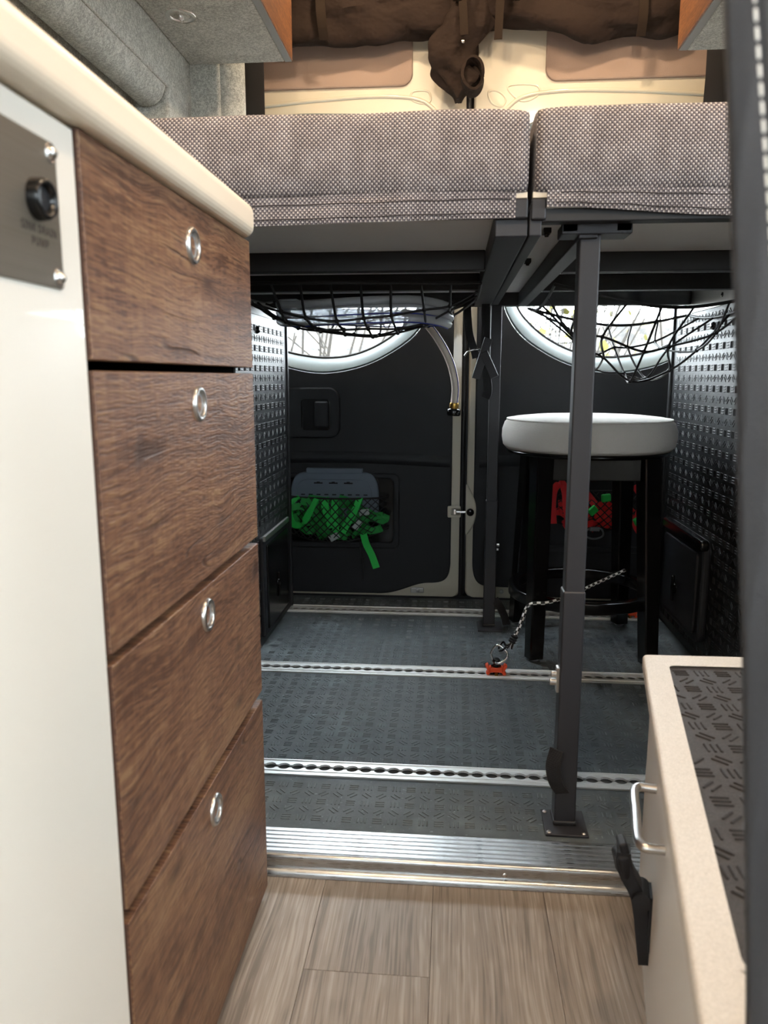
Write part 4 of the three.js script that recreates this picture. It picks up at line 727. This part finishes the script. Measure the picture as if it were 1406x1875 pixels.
  for (const x of [-0.421, -0.373, -0.325]) part('slot', [box(x - 0.014, x + 0.014, 0.4075, 0.4115, -2.389, -2.3865, 0.001), box(x - 0.005, x + 0.005, 0.409, 0.414, -2.389, -2.3865, 0.001)], M.dark, s);
  for (let i = 0; i < 9; i++) part('slot', box(-0.47 + 0.025 * i - 0.007, -0.47 + 0.025 * i + 0.006, 0.371, 0.3745, -2.389, -2.3865, 0.001), M.dark, s);
}
{ const z = -2.4, t = thing('strap_bundle', 'bundle of red webbing straps with green buckles behind the stool', 'straps', [0.44, 0.27, -2.38]);
  const R = rng(47), front = -2.34;
  part('strap', ribbon([[0.31, 0.30, front], [0.305, 0.36, front], [0.312, 0.41, front], [0.33, 0.425, front], [0.342, 0.40, front], [0.35, 0.34, front], [0.37, 0.30, front]], (s) => V(1, 0.2 + s, 0.2), 0.022, 0.003, 50), M.red, t);
  part('strap', ribbon([[0.40, 0.40, front], [0.425, 0.37, front], [0.445, 0.34, front + 0.005], [0.435, 0.31, front], [0.40, 0.295, front]], [0.6, 0.7, 0.2], 0.022, 0.003, 40), M.red, t);
  part('strap', ribbon([[0.545, 0.42, front], [0.562, 0.395, front], [0.565, 0.35, front], [0.556, 0.30, front], [0.57, 0.275, front]], [1, 0.1, 0.3], 0.02, 0.003, 40), M.red, t);
  const lumps = []; for (let k = 0; k < 24; k++) { const x = 0.315 + 0.255 * R(), y = 0.29 + 0.08 * R(); lumps.push(ribbon([...Array(5)].map((_, i) => [x + 0.03 * (R() - 0.5) + 0.014 * (i - 2), y + 0.035 * (R() - 0.5), -2.375 + 0.025 * R()]), [R() - 0.5, 1, R() - 0.5], 0.022, 0.003, 12)); }
  part('folded_straps', lumps, M.red, t, { kind: 'stuff' });
  for (const [x, y, a] of [[0.462, 0.383, 0.1], [0.425, 0.344, 0.7], [0.56, 0.315, 0.5]]) part('buckle', swing(box(-0.014, 0.014, -0.012, 0.012, -0.006, 0.006, 0.004), [x, y, -2.33], 0.1, 0.2, a), M.green, t);
  part('ratchet', [tube([[0.40, 0.27, front], [0.43, 0.255, front], [0.46, 0.265, front], [0.455, 0.285, front], [0.42, 0.285, front]], 0.003, { closed: true, seg: 40 }), box(0.42, 0.45, 0.278, 0.292, front - 0.008, front + 0.004, 0.003)], M.aluDark, t);
  pocketNet('black mesh pocket holding the red straps', 0.295, 0.6, 0.40, 0.26, -2.4, 0.07, 12, (u) => 0.275 + 0.03 * Math.pow(2 * u - 1, 2));
}

// ================================================================ BENCH AND SEAT (right)
const BT = 0.365, fr = (z) => 0.265 - 0.1818 * (z + 1.036) * 1;     // front edge of the bench top
{ const t = thing('bench_box', 'pale storage bench with a black embossed mat let into its sand-coloured top', 'bench', [0.4, 0, -0.7]);
  const inset = [[0.286, -0.999], [0.66, -1.003], [0.66, -0.44], [0.199, -0.44], [0.188, -0.456]];
  const rc = (a, r) => { const s = new THREE.Shape(), n = a.length; a.forEach((p, i) => { const q = V(a[(i + n - 1) % n][0], -a[(i + n - 1) % n][1], 0), c = V(p[0], -p[1], 0), e = V(a[(i + 1) % n][0], -a[(i + 1) % n][1], 0), A = c.clone().add(q.sub(c).setLength(r)), B = c.clone().add(e.sub(c).setLength(r)); i ? s.lineTo(A.x, A.y) : s.moveTo(A.x, A.y); s.quadraticCurveTo(c.x, c.y, B.x, B.y); }); s.closePath(); return s; };
  const top = rc([[0.265, -1.036], [0.7, -1.044], [0.7, -0.26], [fr(-0.26), -0.26]], 0.0085); top.holes.push(new THREE.Path(rc(inset, 0.013).getPoints(8)));
  part('bench_top', extrude(top, 0.02, 0.004, 3).rotateX(-Math.PI / 2).translate(0, BT - 0.02, 0), M.benchTop, t);
  part('mat_insert', extrude(rc(inset, 0.013), 0.008).rotateX(-Math.PI / 2).translate(0, BT - 0.0105, 0), M.insert, t);
  embossing(t, M.insert, 0.19, 0.66, -0.998, -0.442, (u, v) => V(u, BT - 0.0025, v), V(1, 0, 0), V(0, 0, 1), V(0, 1, 0), 0.026, (u, v) => u > 0.292 - 0.181 * (v + 0.999), 1.12);
  // body: the front follows the top, set back a little; slight flare towards the floor at the far end
  const fb = (z, d) => fr(z) + d, ring = (y, d, e) => [V(fb(-1.02, d), y, -1.02 - e), V(0.69, y, -1.024 - e), V(0.69, y, -0.27), V(fb(-0.27, d), y, -0.27)];
  part('body', loft([ring(0.0, 0.0128, 0.0), ring(0.1, 0.0128, 0), ring(0.2, 0.0128, 0), ring(0.3, 0.0145, -0.004), ring(BT - 0.02, 0.017, -0.008)].map((r) => r.reverse())), M.benchBody, t);
  const door = (z0, z1, y0, y1) => { const q = (d) => [V(fb(z0, d), y0, z0), V(fb(z0, d), y1, z0), V(fb(z1, d), y1, z1), V(fb(z1, d), y0, z1)]; return loft([q(0.02), q(0.0115)]); };
  part('door', door(-1.0, -0.275, 0.03, 0.32), M.benchBody, t);
  const n = V(-1, 0, -0.182).normalize(), on = (z, y, o) => V(fb(z, 0.0115), y, z).addScaledVector(n, o);
  part('handle', tube([on(-0.85, 0.268, -0.002), on(-0.85, 0.268, 0.02), on(-0.848, 0.268, 0.0215), on(-0.842, 0.268, 0.0245), on(-0.79, 0.268, 0.0255), on(-0.738, 0.268, 0.0245), on(-0.732, 0.268, 0.0215), on(-0.73, 0.268, 0.02), on(-0.73, 0.268, -0.002)], 0.0052, { seg: 80, rad: 14, tension: 0.4 }), M.satin, t);
  const lp = [on(-0.825, 0.065, 0.003), on(-0.825, 0.1, 0.008), on(-0.825, 0.13, 0.012), on(-0.825, 0.155, 0.018), on(-0.825, 0.175, 0.029), on(-0.825, 0.19, 0.034), on(-0.825, 0.203, 0.034)];
  part('rubber_latch', [ribbon(lp, (s) => V(0.18, 0, -1), 0.022, 0.016, 40), ribbon([on(-0.825, 0.085, 0.0), on(-0.825, 0.12, 0.001), on(-0.825, 0.155, 0.001)], [0.18, 0, -1], 0.03, 0.004, 8), cyl(on(-0.842, 0.148, 0.012), on(-0.808, 0.148, 0.012), 0.011), swing(box(-0.008, 0.008, -0.016, 0.016, -0.013, 0.013, 0.005), on(-0.825, 0.185, 0.034).toArray(), 0, 0.18, 0.25), swing(box(-0.005, 0.005, -0.012, 0.012, -0.011, 0.011, 0.003), on(-0.825, 0.203, 0.034).toArray(), 0, 0, 0.3)], M.blackPlastic, t);
}
{ const t = thing('passenger_seat', 'black leather seat back with white topstitching close to the camera', 'seat', [0.33, 0.367, -0.364]);
  const E = [[1.2628, 0.0689], [0.8934, 0.11], [0.8077, 0.1195], [0.7614, 0.1246], [0.6886, 0.1315], [0.5969, 0.1409], [0.4358, 0.155], [0.2772, 0.1666]];
  const xe = (y) => (() => { for (let i = 0; i + 1 < E.length; i++) if (y <= E[i][0] && y >= E[i + 1][0]) { const k = (E[i][0] - y) / (E[i][0] - E[i + 1][0]); return E[i][1] + (E[i + 1][1] - E[i][1]) * k; } return E[0][1]; })();
  const zc = -0.364, hd = 0.026, hw = 0.2, ex = 2.2, surf = (y, th) => { const c = Math.cos(th), s = Math.sin(th), x0 = xe(y) + hw; return V(x0 + hw * Math.sign(c) * Math.abs(c) ** (2 / ex), y, zc + hd * Math.sign(s) * Math.abs(s) ** (2 / ex)); };
  const rings = []; for (let i = 0; i <= 48; i++) { const y = 0.367 + 0.85 * i / 48, r = []; for (let j = 0; j < 96; j++) r.push(surf(y, -2 * Math.PI * j / 96)); rings.push(r); }
  part('backrest', loft(rings, true, true), M.leather, t);
  const front = (y, dx) => { const x = xe(y) + dx, k = Math.abs((x - (xe(y) + hw)) / hw); return V(x, y, zc + hd * Math.max(0, 1 - k ** ex) ** (1 / ex)); };
  const st = []; for (let y = 0.67; y < 0.97; y += 0.0071) { const d = (q) => 0.009 + 0.036 * Math.max(0, (0.894 - q)); st.push(tube([front(y, d(y)), front(y + 0.004, d(y + 0.004))], 0.0007, { seg: 2, rad: 6 })); }
  part('stitching', st, M.stitch, t, { kind: 'stuff' });
  part('seam', tube([...Array(20)].map((_, i) => { const y = 0.62 + 0.4 * i / 19; return front(y, 0.0118 + 0.036 * Math.max(0, 0.894 - y)); }), 0.0012, { seg: 60, rad: 6 }), M.blackTube, t);
}

// ================================================================ OUTSIDE THE REAR WINDOWS
{ const g = structure('ground');
  part('gravel_ground', box(-30, 30, -0.75, -0.7, -40, 30), M.dirt, g);
  const n = L(12, 6, 701);
  part('earth_bank', sheet(60, 20, (u, v) => V(-9 + 18 * u, -0.72 + 2.2 * sm(0, 1, v) + 0.5 * (n(u, v) - 0.5), -7 - 6 * v), 0.05), M.dirt, g);
  const R = rng(812);
  const bush = (label, x, z, h, mat, leaf) => {
    const t = thing('shrub', label, 'shrub', [x, -0.7, z]);
    const st = []; for (let k = 0; k < 46; k++) { const a = R() * 6.283, e = 0.25 + 0.75 * R(), l = h * (0.5 + 0.6 * R()), p = V(x + 0.2 * (R() - 0.5), -0.7, z + 0.2 * (R() - 0.5)), q = p.clone().add(V(Math.cos(a) * l * 0.5 * e, l, Math.sin(a) * l * 0.5 * e)); const m = p.clone().lerp(q, 0.5).add(V(0.1 * (R() - 0.5), 0, 0.1 * (R() - 0.5))); st.push(tube([p, m, q], 0.008, { seg: 5, rad: 5 })); for (let b = 0; b < 3; b++) { const s = m.clone().lerp(q, R()); st.push(tube([s, s.clone().add(V(R() - 0.5, 0.3 + 0.4 * R(), R() - 0.5).multiplyScalar(0.5))], 0.005, { seg: 2, rad: 4 })); } }
    part('twigs', st, M.twig, t, { kind: 'stuff' });
    if (leaf) { const lv = []; for (let k = 0; k < 260; k++) { const a = R() * 6.283, rr = Math.sqrt(R()) * h * 0.45; lv.push(swing(new THREE.CircleGeometry(0.035 + 0.03 * R(), 5), [x + rr * Math.cos(a), -0.7 + h * (0.35 + 0.7 * R()), z + rr * Math.sin(a)], R() * 3, R() * 3, R() * 3)); } part('leaves', lv, M.leafYellow, t, { kind: 'stuff' }); }
  };
  bush('bare grey shrub outside, seen through the window behind the hose net', -1.2, -5.4, 2.1, 0, false);
  bush('yellow-leaved shrub outside, seen through the window above the stool', 0.9, -8.2, 2.6, 0, true);
  bush('bare twiggy shrub outside, seen through the window above the stool', 1.75, -5.6, 2.0, 0, false);
}

renderer.render(scene, camera);
